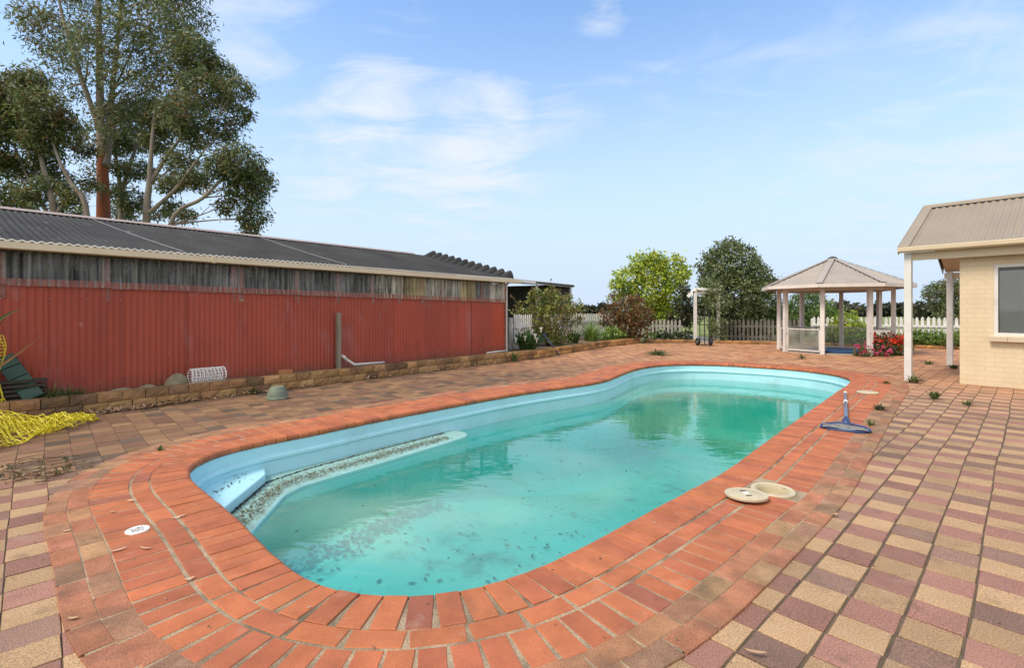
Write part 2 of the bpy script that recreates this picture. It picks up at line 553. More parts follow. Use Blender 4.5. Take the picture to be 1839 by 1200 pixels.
def water_mat():
    m = bpy.data.materials.new('pool_water')
    m.use_nodes = True
    t, N, L = nodes_of(m)
    N.clear()
    out = N.new('ShaderNodeOutputMaterial')
    tr = N.new('ShaderNodeBsdfTransparent'); tr.inputs[0].default_value = (0.93, 0.98, 0.97, 1)
    df = N.new('ShaderNodeBsdfDiffuse')
    nm = N.new('ShaderNodeTexNoise'); nm.inputs['Scale'].default_value = 0.35; nm.inputs['Detail'].default_value = 6; nm.inputs['Distortion'].default_value = 0.8
    cm = N.new('ShaderNodeMix'); cm.data_type = 'RGBA'; cm.inputs['A'].default_value = (0.03, 0.42, 0.36, 1); cm.inputs['B'].default_value = (0.40, 0.66, 0.53, 1)  # paler patches: milky water, with cloud reflection painted into the colour
    cr = N.new('ShaderNodeMapRange'); cr.inputs['From Min'].default_value = 0.38; cr.inputs['From Max'].default_value = 0.64
    L(nm.outputs['Fac'], cr.inputs['Value']); L(cr.outputs[0], cm.inputs['Factor']); L(cm.outputs['Result'], df.inputs[0])
    gl = N.new('ShaderNodeBsdfGlossy'); gl.inputs['Roughness'].default_value = 0.02
    fr = N.new('ShaderNodeFresnel'); fr.inputs[0].default_value = 1.85
    tcx = N.new('ShaderNodeTexCoord')
    mpn = N.new('ShaderNodeMapping'); mpn.inputs['Rotation'].default_value = (0, 0, 0.5); mpn.inputs['Scale'].default_value = (1, 2.2, 1)
    L(tcx.outputs['Object'], mpn.inputs[0])
    n1 = N.new('ShaderNodeTexNoise'); n1.inputs['Scale'].default_value = 2.6; n1.inputs['Detail'].default_value = 2.5; n1.inputs['Distortion'].default_value = 0.4
    L(mpn.outputs[0], n1.inputs['Vector'])
    bp = N.new('ShaderNodeBump'); bp.inputs['Strength'].default_value = 0.15; bp.inputs['Distance'].default_value = 0.02
    L(n1.outputs['Fac'], bp.inputs['Height'])
    L(bp.outputs[0], gl.inputs['Normal']); L(bp.outputs[0], fr.inputs['Normal'])
    n2 = N.new('ShaderNodeTexNoise'); n2.inputs['Scale'].default_value = 0.5; n2.inputs['Detail'].default_value = 6
    L(tcx.outputs['Object'], n2.inputs['Vector']); L(tcx.outputs['Object'], nm.inputs['Vector'])
    mr = N.new('ShaderNodeMapRange'); mr.inputs['From Min'].default_value = 0.36; mr.inputs['From Max'].default_value = 0.66
    mr.inputs['To Min'].default_value = 0.12; mr.inputs['To Max'].default_value = 0.40
    L(n2.outputs['Fac'], mr.inputs['Value'])
    a = N.new('ShaderNodeMixShader'); L(mr.outputs[0], a.inputs[0]); L(tr.outputs[0], a.inputs[1]); L(df.outputs[0], a.inputs[2])
    geo = N.new('ShaderNodeNewGeometry')
    inv = N.new('ShaderNodeMath'); inv.operation = 'SUBTRACT'; inv.inputs[0].default_value = 1.0; L(geo.outputs['Backfacing'], inv.inputs[1])
    ff = N.new('ShaderNodeMath'); ff.operation = 'MULTIPLY'; L(fr.outputs[0], ff.inputs[0]); L(inv.outputs[0], ff.inputs[1])
    b = N.new('ShaderNodeMixShader'); L(ff.outputs[0], b.inputs[0]); L(a.outputs[0], b.inputs[1]); L(gl.outputs[0], b.inputs[2])
    L(b.outputs[0], out.inputs[0])
    va = N.new('ShaderNodeVolumeAbsorption'); va.inputs['Color'].default_value = (0.05, 0.89, 0.80, 1); va.inputs['Density'].default_value = 0.80
    L(va.outputs[0], out.inputs['Volume'])
    return m


M['water'] = water_mat()


# ------------------------------------------------------------------ pool curve
POOL = [(-2.76, 4.20), (-2.84, 4.48), (-2.81, 4.73), (-2.71, 4.94), (-2.574, 5.09), (-2.41, 5.306), (-2.197, 5.515), (-1.825, 6.017), (-1.372, 6.549), (-0.938, 7.025),
        (-0.171, 7.86), (0.377, 8.36), (0.987, 8.86), (1.43, 9.20), (1.86, 9.70), (2.20, 10.35), (2.62, 11.15), (3.1, 11.85), (3.7, 12.4), (4.4, 12.66), (5.15, 12.52), (6.1, 11.93), (6.62, 11.35),
        (6.86, 10.66), (6.80, 10.1), (6.55, 9.6), (6.12, 9.05), (5.46, 8.32), (4.13, 6.82), (2.65, 5.14), (1.755, 4.108), (1.29, 3.67), (0.992, 3.381), (0.61, 3.01), (0.239, 2.657),
        (0.015, 2.467), (-0.215, 2.351), (-0.323, 2.324), (-0.456, 2.305), (-0.571, 2.297), (-0.71, 2.317), (-0.828, 2.348), (-0.952, 2.40), (-1.046, 2.467), (-1.293, 2.70),
        (-1.498, 2.915), (-1.80, 3.236), (-2.20, 3.604), (-2.41, 3.80), (-2.62, 4.0)]
POOL = POOL[::-1]      # anticlockwise seen from above
NP = 720


def resample(P, n):
    P = np.asarray(P, float)
    Q = np.vstack([P, P[:1]])
    L = np.r_[0, np.cumsum(np.linalg.norm(np.diff(Q, axis=0), axis=1))]
    s = np.linspace(0, L[-1], n, endpoint=False)
    return np.c_[np.interp(s, L, Q[:, 0]), np.interp(s, L, Q[:, 1])]


def gsmooth(P, sig):
    if sig <= 0: return P
    n = len(P)
    k = np.arange(n); k = np.minimum(k, n - k)
    w = np.exp(-0.5 * (k / sig) ** 2); w /= w.sum()
    return np.real(np.fft.ifft(np.fft.fft(P, axis=0) * np.fft.fft(w)[:, None], axis=0))


def signed_area(P):
    return 0.5 * np.sum(P[:, 0] * np.roll(P[:, 1], -1) - np.roll(P[:, 0], -1) * P[:, 1])


base = gsmooth(resample(POOL, NP), 5.0)
base = resample(base, NP)
if signed_area(base) < 0: base = base[::-1]


def offset(d):
    """outline pushed outwards by d metres (inwards when negative)"""
    P = base.copy()
    steps = max(1, int(abs(d) / 0.04))
    for _ in range(steps):
        T = np.roll(P, -1, 0) - np.roll(P, 1, 0)
        T /= np.linalg.norm(T, axis=1)[:, None] + 1e-9
        Nn = np.c_[T[:, 1], -T[:, 0]]
        P = P + Nn * (d / steps)
        P = gsmooth(P, 1.6)
    return P


_oc = {}


def ring(d):
    d = round(d, 4)
    if d not in _oc: _oc[d] = offset(d)
    return _oc[d]


def along(P, u):
    """point at fractional index u"""
    i = int(math.floor(u)); f = u - i
    a = P[i % NP]; b = P[(i + 1) % NP]
    return a * (1 - f) + b * f


def pol_inside(P, x, y):
    """vectorised point-in-polygon"""
    x = np.asarray(x); y = np.asarray(y)
    ins = np.zeros(x.shape, bool)
    n = len(P)
    j = n - 1
    for i in range(n):
        xi, yi = P[i]; xj, yj = P[j]
        c = ((yi > y) != (yj > y)) & (x < (xj - xi) * (y - yi) / (yj - yi + 1e-12) + xi)
        ins ^= c
        j = i
    return ins


def jit(c, a):
    k = 1 + random.uniform(-a, a)
    return tuple(max(0.0, q * k * (1 + random.uniform(-a, a) * 0.25)) for q in c)


ORANGE = (0.42, 0.135, 0.058)
RUST = (0.37, 0.115, 0.055)
DEEP = (0.29, 0.10, 0.06)


def brick_ring(mb, d0, d1, spacing, gap, ztop, colf, phase=0.0, nose=False, tilt=0.002, sub=3, depth=0.06, skip=None):
    A = ring(d0); B = ring(d1)
    seg = np.linalg.norm(np.roll(A, -1, 0) - A, axis=1)
    cum = np.r_[0, np.cumsum(seg)]
    total = cum[-1]
    n = max(1, int(round(total / spacing)))
    sp = total / n
    W_ = d1 - d0

    def upos(q): return float(np.interp(q % total, cum, np.arange(NP + 1)))
    for i in range(n):
        c_ = (i + phase) * sp + random.uniform(-.15, .15) * gap
        half = (sp - gap) / 2 * random.uniform(.985, 1.01)
        u0, u1 = upos(c_ - half), upos(c_ + half)
        a0_, a1_ = along(A, u0), along(A, u1)
        b0_, b1_ = along(B, u0), along(B, u1)
        t_ = (a1_ - a0_) / np.linalg.norm(a1_ - a0_)
        n_ = np.array([t_[1], -t_[0]])
        mid = (a0_ + a1_) / 2
        wout = min(half, np.linalg.norm(b1_ - b0_) / 2)      # square bricks: the joints open towards the outside of a bend
        inn = [mid + t_ * half * (2 * k / sub - 1) for k in range(sub + 1)]
        out = [mid + n_ * W_ + t_ * wout * (2 * k / sub - 1) for k in range(sub + 1)]
        ctr = mid + n_ * W_ / 2
        if skip is not None and skip(ctr): continue
        sh = random.uniform(-.004, .004)
        zt = ztop + random.uniform(-tilt, tilt)
        tx, ty = random.uniform(-tilt, tilt) * 4, random.uniform(-tilt, tilt) * 4
        col = colf(ctr)
        ch = 0.003

        def zat(p): return zt + (p[0] - ctr[0]) * tx + (p[1] - ctr[1]) * ty
        rows = []
        # cross-section from the inner bottom over the top to the outer bottom; f = fraction across
        if nose:
            prof = [(0.10, -0.065), (-0.06, -0.064), (-0.115, -0.052), (-0.14, -0.034), (-0.115, -0.014), (-0.05, -0.002), (0.03, 0.0), (1 - 0.02, 0.0), (1.0, -ch), (1.0, -depth)]
        else:
            r = ch / abs(d1 - d0)
            prof = [(0.0, -depth), (0.0, -ch), (r, 0.0), (1 - r, 0.0), (1.0, -ch), (1.0, -depth)]
        # chamfer along the bond joints: first and last columns are lowered copies
        cols = []
        for k in range(sub + 1):
            cols.append((inn[k], out[k]))
        L0 = np.linalg.norm(cols[1][0] - cols[0][0]) + 1e-6
        fr = min(0.4, ch / L0)
        ext = [(cols[0][0], cols[0][1], ch), (cols[0][0] * (1 - fr) + cols[1][0] * fr, cols[0][1] * (1 - fr) + cols[1][1] * fr, 0)]
        ext += [(c[0], c[1], 0) for c in cols[1:-1]]
        ext += [(cols[-1][0] * (1 - fr) + cols[-2][0] * fr, cols[-1][1] * (1 - fr) + cols[-2][1] * fr, 0), (cols[-1][0], cols[-1][1], ch)]
        V = []
        for (f, dz) in prof:
            for (a, b, low) in ext:
                p = a * (1 - f) + b * f
                z = zat(p) + dz - (low if dz > -depth * 0.9 else 0)
                V.append((p[0], p[1], z))
        m = len(ext)
        fs = []
        for r_ in range(len(prof) - 1):
            for c_ in range(m - 1):
                fs.append((r_ * m + c_, r_ * m + c_ + 1, (r_ + 1) * m + c_ + 1, (r_ + 1) * m + c_))
        # end faces
        fs.append(tuple(r_ * m for r_ in range(len(prof))))
        fs.append(tuple(r_ * m + m - 1 for r_ in reversed(range(len(prof)))))
        mb.add(V, fs, col)


def ring_strip(mb, d0, d1, z, z0=None):
    A = ring(d0); B = ring(d1)
    mb.sheet([[(p[0], p[1], z) for p in A], [(p[0], p[1], z) for p in B]], closed=True)


# ------------------------------------------------------------------ ground
def loop_to_circle(R, z, n=NP, cx=0, cy=8, d=0.80):
    A = ring(d)
    ang = np.arctan2(A[:, 1] - cy, A[:, 0] - cx)
    # monotone spread of angles with matching order
    k = np.arange(n) / n * 2 * math.pi
    off = ang[0]
    Bx = cx + R * np.cos(off + k); By = cy + R * np.sin(off + k)
    return [(p[0], p[1], z) for p in A], [(x, y, z) for x, y in zip(Bx, By)]


g = MB()
a_, b_ = loop_to_circle(30.0, -0.034, cx=1.8, cy=7.2)
_, c_ = loop_to_circle(1400.0, -0.034, cx=1.8, cy=7.2)
g.sheet([a_, b_, c_], closed=True)
o = g.build('ground', M['field'], origin=(0, 0, 0)); tag(o, kind='structure')

# shed frame: C = its front right corner, d along the wall, nf out of the wall
SD = Vector((math.sin(math.radians(39.5)), math.cos(math.radians(39.5)), 0))
SN = Vector((SD.y, -SD.x, 0))
SC = Vector((-0.21, 13.85, 0))


def S(t, off, z=0.0):
    """point t metres from the shed corner along its wall (negative = towards the camera), off metres in front"""
    return SC + SD * t + SN * off + Vector((0, 0, z))


def St(px, off):
    """t of the point seen at picture column px on the line off metres in front of the wall"""
    k = (px - CX) / F
    b = SC + SN * off
    return (k * b.y - b.x) / (SD.x - k * SD.y)


WALL_OFF = 0.62      # front of the retaining wall
RET = [S(-16, .62), S(-9.3, .60), S(-6, .62), S(-2, .60), S(0.5, .66), Vector((1.9, 15.9, 0)), Vector((3.4, 18.3, 0)), Vector((5.3, 20.6, 0))]
CURB = [Vector((5.6, 20.85, 0)), Vector((6.9, 20.75, 0)), Vector((7.55, 20.7, 0))]
CURB2 = [Vector((8.35, 20.6, 0)), Vector((9.6, 20.1, 0)), Vector((10.7, 19.7, 0)), Vector((13.0, 18.6, 0)), Vector((16.5, 16.6, 0)), Vector((20, 14.2, 0))]
PAVED = [(p.x, p.y) for p in RET] + [(p.x, p.y) for p in CURB] + [(p.x, p.y) for p in CURB2] + [(20, -4), (-16, -4)]

# paving grid
PA = math.radians(46.2)
E1 = np.array([math.sin(PA), math.cos(PA)]); E2 = np.array([math.cos(PA), -math.sin(PA)])
ORG = np.array([1.997, 2.472])
PW, PL = 0.1985, 0.1925          # pitch across the joints / along the columns

# bed of joint sand under the pavers (with the hole of the pool)
bed = MB()
hole = ring(0.80)
# outer edge: the paved polygon, sampled by direction from the pool's middle
ctr0 = np.array([1.8, 7.2])


def ray_poly(P, c, ang):
    dx, dy = math.cos(ang), math.sin(ang)
    best = 1e9
    n = len(P)
    for i in range(n):
        x1, y1 = P[i][0] - c[0], P[i][1] - c[1]
        x2, y2 = P[(i + 1) % n][0] - c[0], P[(i + 1) % n][1] - c[1]
        ex, ey = x2 - x1, y2 - y1
        den = dx * ey - dy * ex
        if abs(den) < 1e-9: continue
        t = (x1 * ey - y1 * ex) / den
        u = (x1 * dy - y1 * dx) / den
        if t > 0 and -1e-6 <= u <= 1 + 1e-6: best = min(best, t)
    return best


ang0 = math.atan2(hole[0][1] - ctr0[1], hole[0][0] - ctr0[0])
outer = []
for i in range(NP):
    an = ang0 + 2 * math.pi * i / NP
    r_ = ray_poly(PAVED, ctr0, an)
    if r_ > 1e8: r_ = 12
    outer.append((ctr0[0] + math.cos(an) * (r_ + 0.05), ctr0[1] + math.sin(an) * (r_ + 0.05), -0.006))
bed.sheet([[(p[0], p[1], -0.006) for p in hole], outer], closed=True)
o = bed.build('paving_bed', M['jointsand'], origin=(0, 0, 0)); tag(o, kind='structure')

# pavers
TAN = np.array([0.385, 0.248, 0.138]); MAROON = np.array([0.285, 0.145, 0.11]); PLUM = np.array([0.225, 0.135, 0.10])
BRN1 = np.array([0.225, 0.132, 0.072]); BRN2 = np.array([0.185, 0.10, 0.064]); BRN3 = np.array([0.115, 0.082, 0.06])
FAR1 = np.array([0.50, 0.275, 0.135]); FAR2 = np.array([0.44, 0.205, 0.11]); FAR3 = np.array([0.37, 0.165, 0.095])
pv = MB()
inner_keep = ring(0.70)
I, J = np.meshgrid(np.arange(-80, 95), np.arange(-110, 130))
cxs = ORG[0] + E2[0] * (I + .5) * PW + E1[0] * (J + .5) * PL
cys = ORG[1] + E2[1] * (I + .5) * PW + E1[1] * (J + .5) * PL
ok = pol_inside(PAVED, cxs, cys) & ~pol_inside(inner_keep, cxs, cys) & (cys > 0.6) & (np.abs(cxs) < cys * 1.25 + 2.2)
# slow waviness of the laying
ph = rng.uniform(0, 6.28, 8)


def wob(x, y):
    return (0.010 * math.sin(1.1 * x + .7 * y + ph[0]) + 0.006 * math.sin(2.9 * x - 1.7 * y + ph[1]),
            0.010 * math.sin(.9 * y - .6 * x + ph[2]) + 0.006 * math.sin(2.3 * y + 2.1 * x + ph[3]))


def sstep(a, b, x):
    t = min(1, max(0, (x - a) / (b - a)))
    return t * t * (3 - 2 * t)


for i, j, x, y in zip(I[ok], J[ok], cxs[ok], cys[ok]):
    par = (i + j) % 2 != 0     # cell just below the anchor corner is tan
    r = random.random()
    near = (TAN * (0.86 + 0.3 * random.random())) if par else ((MAROON if r < .66 else PLUM) * (0.82 + 0.4 * random.random()))
    brn = (BRN1, BRN2, BRN3)[0 if r < .52 else (1 if r < .85 else 2)] * (0.8 + .4 * random.random())
    if par: brn = brn * 1.06
    far = (FAR1 if (par and r < .8) else (FAR2 if r < .8 else FAR3)) * (0.85 + .3 * random.random())
    # left bank (weathered) against the right terrace: signed distance to the pool's long axis
    side = (x - 1.8) * 0.873 - (y - 7.2) * 0.488
    wl = sstep(0.0, -2.2, side) * sstep(2.8, 4.6, y + 0.1 * x)
    wf = sstep(7.2, 12.5, y + 0.15 * x)
    col = near * (1 - wf) + far * wf
    wl2 = wl * (1 - sstep(9.5, 15.0, y) * 0.85)
    col = col * (1 - wl2) + brn * wl2
    wx, wy = wob(x, y)
    a = random.gauss(0, 0.008)
    zt = random.gauss(0, 0.0012)
    tx, ty = random.gauss(0, .006), random.gauss(0, .006)
    jw = 0.0088
    hx = PW / 2 - jw * random.uniform(.42, .62); hy = PL / 2 - 0.0035 * random.uniform(.6, 1.5)
    ca, sa = math.cos(a), math.sin(a)

    def pt(u, v, z):
        uu = u * ca - v * sa; vv = u * sa + v * ca
        return (x + wx + E2[0] * uu + E1[0] * vv, y + wy + E2[1] * uu + E1[1] * vv, zt + z + u * tx + v * ty)
    if y < 9:
        ch = 0.0022
        V = [pt(-hx, -hy, -.03), pt(hx, -hy, -.03), pt(hx, hy, -.03), pt(-hx, hy, -.03), pt(-hx, -hy, -ch), pt(hx, -hy, -ch), pt(hx, hy, -ch), pt(-hx, hy, -ch),
             pt(-hx + ch, -hy + ch, 0), pt(hx - ch, -hy + ch, 0), pt(hx - ch, hy - ch, 0), pt(-hx + ch, hy - ch, 0)]
        fs = [(0, 1, 5, 4), (1, 2, 6, 5), (2, 3, 7, 6), (3, 0, 4, 7), (4, 5, 9, 8), (5, 6, 10, 9), (6, 7, 11, 10), (7, 4, 8, 11), (8, 9, 10, 11)]
    else:
        V = [pt(-hx, -hy, -.02), pt(hx, -hy, -.02), pt(hx, hy, -.02), pt(-hx, hy, -.02), pt(-hx, -hy, 0), pt(hx, -hy, 0), pt(hx, hy, 0), pt(-hx, hy, 0)]
        fs = [(0, 1, 5, 4), (1, 2, 6, 5), (2, 3, 7, 6), (3, 0, 4, 7), (4, 5, 6, 7)]
    # E2 x E1 is left-handed seen from above or not: keep faces outward
    if E2[0] * E1[1] - E2[1] * E1[0] < 0: fs = [tuple(reversed(f)) for f in fs]
    pv.add(V, fs, col)
o = pv.build('paving', M['paver'], origin=(0, 0, 0)); tag(o, kind='structure')

# ------------------------------------------------------------------ pool
pool = thing('swimming_pool', (1.8, 7.2, 0), 'kidney shaped sunken pool of pale blue fibreglass rimmed with orange bullnose brick', 'pool')
WZ = -0.385           # water level


def warm(p):
    """left bank bricks carry more dirt"""
    r = random.random()
    c = ORANGE if r < .60 else (RUST if r < .97 else DEEP)
    return jit(c, .10)


cp = MB()
brick_ring(cp, 0.018, 0.250, 0.119, 0.007, 0.016, warm, nose=True, tilt=0.0025, sub=2, depth=0.065)
cp.build('coping', M['brick'], pool)

# shell: wall profile (inset, height)
PROF = [(-0.01, -0.045), (0.005, -0.055), (0.012, -0.150), (0.020, -0.156), (0.046, -0.160), (0.056, -0.168), (0.058, -0.196), (0.046, -0.206), (0.036, -0.215), (0.040, -0.30), (0.048, -0.42), (0.062, -0.56), (0.11, -0.70), (0.22, -0.80), (0.40, -0.845), (0.6, -0.86)]


def deep(p, z):
    """the floor falls away towards the far end"""
    a = 0.49 * p[0] + 0.87 * p[1]
    t = min(1, max(0, (a - 3.6) / 5.0)); t = t * t * (3 - 2 * t)
    return z if z > -0.42 else -0.42 + (z + 0.42) * (1 + 2.0 * t)


sh = MB()
rows = []
for (d, z) in PROF:
    P = ring(-d + 0.012)
    rows.append([(p[0], p[1], deep(p, z)) for p in P[::2]])
sh.sheet(rows, closed=True)
m_ = len(rows[0])
b0 = (len(rows) - 1) * m_
M['poolfloor'] = mat('silted_gelcoat_floor', (0.46, 0.66, 0.62), rough=0.5, var=0.12, scale=0.7, stain=[((0.30, 0.30, 0.20), 0.55, 0.55, 0.50, 0.72), ((0.13, 0.115, 0.09), 1.7, 0.65, 0.57, 0.70), ((0.16, 0.15, 0.11), 6, 0.5, 0.6, 0.72)])
M['benchtop'] = mat('grimy_gelcoat', (0.27, 0.46, 0.43), rough=0.5, var=0.1, scale=3, stain=[((0.16, 0.17, 0.11), 4, 0.55, 0.5, 0.7), ((0.12, 0.11, 0.07), 22, 0.6, 0.55, 0.66)])
def flat_dirt(m, clean):
    t = m.node_tree; N = t.nodes; L = t.links.new
    P = N['Principled BSDF']; old = P.inputs['Base Color'].links[0].from_socket
    ge = N.new('ShaderNodeNewGeometry'); sp_ = N.new('ShaderNodeSeparateXYZ'); L(ge.outputs['Normal'], sp_.inputs[0])
    mr = N.new('ShaderNodeMapRange'); L(sp_.outputs[2], mr.inputs['Value']); mr.inputs['From Min'].default_value = .8; mr.inputs['From Max'].default_value = .97
    mx = N.new('ShaderNodeMix'); mx.data_type = 'RGBA'; L(mr.outputs[0], mx.inputs['Factor']); mx.inputs['A'].default_value = (*clean, 1); L(old, mx.inputs['B'])
    L(mx.outputs['Result'], P.inputs['Base Color'])


flat_dirt(M['benchtop'], (0.28, 0.58, 0.56))
flr = MB()
cen = (1.9, 7.3)
fr_rows = []
for k in (1, .85, .7, .55, .4, .25, .1, .02):
    fr_rows.append([(cen[0] + (p[0] - cen[0]) * k, cen[1] + (p[1] - cen[1]) * k, deep((cen[0] + (p[0] - cen[0]) * k, cen[1] + (p[1] - cen[1]) * k), PROF[-1][1])) for p in rows[-1]])
flr.sheet(fr_rows, closed=True)
flr.build('floor', M['poolfloor'], pool, smooth=True)
shell = sh.build('shell', M['shell'], pool, smooth=math.radians(28))


def solid(poly, zt, zb, r=0.018):
    """platform with a rounded top edge"""
    P = resample(poly, 720)
    P = gsmooth(P, 2.2)
    if signed_area(P) < 0: P = P[::-1]
    rows = []
    for (d, z) in [(0.10, zb), (0.0, zt - r - 0.12), (0.0, zt - r), (r * .12, zt - r * .5), (r * .5, zt - r * .12), (r, zt)]:
        T = np.roll(P, -1, 0) - np.roll(P, 1, 0)
        T /= np.linalg.norm(T, axis=1)[:, None]
        Nn = np.c_[T[:, 1], -T[:, 0]]
        dd = -d if z > zb else d
        Q = P + Nn * dd
        rows.append([(q[0], q[1], z) for q in Q])
    mb = MB()
    mb.sheet(rows, closed=True)
    b = 5 * 720
    mb.f.append(tuple(range(b, b + 720))); mb.c.append(None)
    return mb


BENCH = [(-1.80, 2.7), (-1.95, 3.4), (-1.99, 3.80), (-2.09, 4.60), (-2.02, 4.86), (-1.40, 5.66), (-0.80, 6.47), (-0.62, 6.74), (-0.60, 6.88), (-0.72, 7.02), (-1.1, 7.35), (-2.2, 6.3), (-3.25, 5.2), (-3.25, 3.9), (-2.6, 3.2)]
solid(BENCH, -0.352, -1.4).build('bench', M['benchtop'], pool, smooth=SM)
STEP = [(-2.28, 3.3), (-2.34, 4.02), (-2.42, 4.90), (-2.50, 5.05), (-2.75, 5.5), (-3.3, 5.3), (-3.3, 3.3)]
solid(STEP, -0.262, -0.5).build('step', M['shell'], pool, smooth=SM)

# water body
wtr = MB()
P = ring(0.03)
top = [(p[0], p[1], WZ) for p in P[::2]]
bot = [(p[0], p[1], -2.0) for p in P[::2]]
n_ = len(top)
wtr.add(top + bot, [tuple(range(n_)), tuple(reversed(range(n_, 2 * n_)))] + [(i, n_ + i, n_ + (i + 1) % n_, (i + 1) % n_) for i in range(n_)])
o = wtr.build('water', M['water']); tag(o, kind='structure')

# brick rows outside the coping
SK1 = G(1388, 884)      # open skimmer hole
SK2 = G(1558, 708)      # covered skimmer
DR = G(247, 957)        # floor drain


def skip_holes(r):
    def f(c):
        return (c[0] - SK1.x) ** 2 + (c[1] - SK1.y) ** 2 < r * r
    return f


st = MB()
ds = [0.03 + 0.02 * k for k in range(42)]
RR = [ring(d) for d in ds]
for i in range(len(ds) - 1):
    for k in range(NP):
        k2 = (k + 1) % NP
        q = [RR[i][k], RR[i][k2], RR[i + 1][k2], RR[i + 1][k]]
        c = sum(q) / 4
        if (c[0] - SK1.x) ** 2 + (c[1] - SK1.y) ** 2 < 0.128 ** 2: continue
        st.add([(p[0], p[1], 0.0095) for p in q], [(0, 1, 2, 3)])
o = st.build('mortar_bed', M['mortar'], origin=(0, 0, 0)); tag(o, kind='structure')

br = MB()
# thin cut closers only where the row opens up at the near end
brick_ring(br, 0.270, 0.378, 0.240, 0.011, 0.0135, warm, phase=.3, tilt=0.0016, sub=3, skip=skip_holes(0.185))
brick_ring(br, 0.398, 0.626, 0.122, 0.011, 0.0130, warm, phase=.1, tilt=0.0016, sub=2, skip=skip_holes(0.172))
o = br.build('brick_border', M['brick'], origin=(0, 0, 0)); tag(o, kind='structure')

BD = [(0.36, 0.175, 0.095), (0.34, 0.145, 0.085), (0.36, 0.205, 0.11), (0.31, 0.165, 0.095), (0.26, 0.15, 0.095), (0.36, 0.15, 0.085)]


def bordcol(c):
    return jit(random.choice(BD), .14)


bp_ = MB()
brick_ring(bp_, 0.632, 0.745, 0.236, 0.004, 0.0125, bordcol, tilt=.0016, sub=3)
brick_ring(bp_, 0.749, 0.862, 0.238, 0.004, 0.012, bordcol, tilt=.0016, sub=3, phase=.04)
M['oldpaver'] = mat('weathered_border_paver', attr=True, rough=0.9, var=0.22, scale=7.0, speck=0.35, speck_scale=150, bump=0.5, bscale=120, spec=0.2,
                     stain=[((0.10, 0.075, 0.055), 3.0, 0.6, 0.50, 0.70), ((0.46, 0.33, 0.22), 5.0, 0.4, 0.58, 0.74)])
o = bp_.build('paver_border', M['oldpaver'], origin=(0, 0, 0)); tag(o, kind='structure')

# ------------------------------------------------------------------ red shed
# local frame: x along the wall (0 at the front right corner, negative towards the camera), y into the shed, z up
shed = thing('shed', SC, 'long red corrugated iron shed with dark roof and cloudy plastic clerestory strip', 'shed', rz=math.radians(90 - 39.5))
LEN = 15.0


def loc(o): return o


def corr(mb, x0, x1, z0, z1, y, pitch=0.076, amp=0.009, col=None, per=8, phase=0.0):
    n = max(2, int((x1 - x0) / pitch * per))
    xs = [x0 + (x1 - x0) * i / n for i in range(n + 1)]
    ys = [y + amp * math.cos(2 * math.pi * (x + phase) / pitch) for x in xs]
    mb.sheet([[(x, yy, z0) for x, yy in zip(xs, ys)], [(x, yy, z1) for x, yy in zip(xs, ys)]], col=col)


M['redwall'] = mat('faded_red_corrugated_iron', attr=True, rough=0.55, var=0.10, scale=1.6, spec=0.35, stretch=(1, 1, 0.35),
                   stain=[((0.36, 0.19, 0.20), 1.9, 0.5, 0.56, 0.74), ((0.18, 0.045, 0.033), 3.0, 0.5, 0.55, 0.72), ((0.42, 0.30, 0.27), 14, 0.45, 0.64, 0.74)])


def splash(m, z0, z1, col):
    """mud splashed up the foot of the wall"""
    t = m.node_tree; N = t.nodes; L = t.links.new
    P = N['Principled BSDF']; old = P.inputs['Base Color'].links[0].from_socket
    tcx = N.new('ShaderNodeTexCoord'); sp_ = N.new('ShaderNodeSeparateXYZ'); L(tcx.outputs['Object'], sp_.inputs[0])
    n = N.new('ShaderNodeTexNoise'); n.inputs['Scale'].default_value = 5; n.inputs['Detail'].default_value = 6; L(tcx.outputs['Object'], n.inputs['Vector'])
    a = N.new('ShaderNodeMath'); a.operation = 'MULTIPLY_ADD'; L(n.outputs['Fac'], a.inputs[0]); a.inputs[1].default_value = 0.5; L(sp_.outputs[2], a.inputs[2])
    mr = N.new('ShaderNodeMapRange'); L(a.outputs[0], mr.inputs['Value']); mr.inputs['From Min'].default_value = z0 + .25; mr.inputs['From Max'].default_value = z1 + .25; mr.inputs['To Min'].default_value = .75; mr.inputs['To Max'].default_value = 0.0
    mx = N.new('ShaderNodeMix'); mx.data_type = 'RGBA'; L(mr.outputs[0], mx.inputs['Factor']); L(old, mx.inputs['A']); mx.inputs['B'].default_value = (*col, 1)
    L(mx.outputs['Result'], P.inputs['Base Color'])


splash(M['redwall'], 0.12, 0.42, (0.17, 0.07, 0.045))
REDS = [(0.355, 0.066, 0.039), (0.345, 0.064, 0.039), (0.36, 0.066, 0.038), (0.335, 0.063, 0.039)]


def redtop(x): return 1.60 - 0.010 * x       # the sheets are a little higher at the near end


x = -LEN
rw = MB()
k = 0
while x < -0.005:
    w = min(0.80 + random.uniform(-.03, .03), -x)
    corr(rw, x, x + w - 0.002, 0.10, redtop(x + w / 2) + random.uniform(-.008, .008), -0.004 * (k % 2), amp=.0065, col=jit(REDS[k % 4], .05) if x < -1.2 else (0.40, 0.072, 0.032), phase=0.02 * k)
    x += w; k += 1
rw.build('wall', M['redwall'], shed, local=True)
scw = MB()
for zz_ in (0.32, 1.50):
    xx = -LEN + .1
    while xx < -.05:
        scw.box((xx, -0.016, zz_ + random.uniform(-.012, .012)), (.009, .009, .009)); xx += .152 * random.choice((1, 1, 2, 1.5))
tag(scw.build('roofing_screw', M['steel'], shed, local=True), kind='stuff')
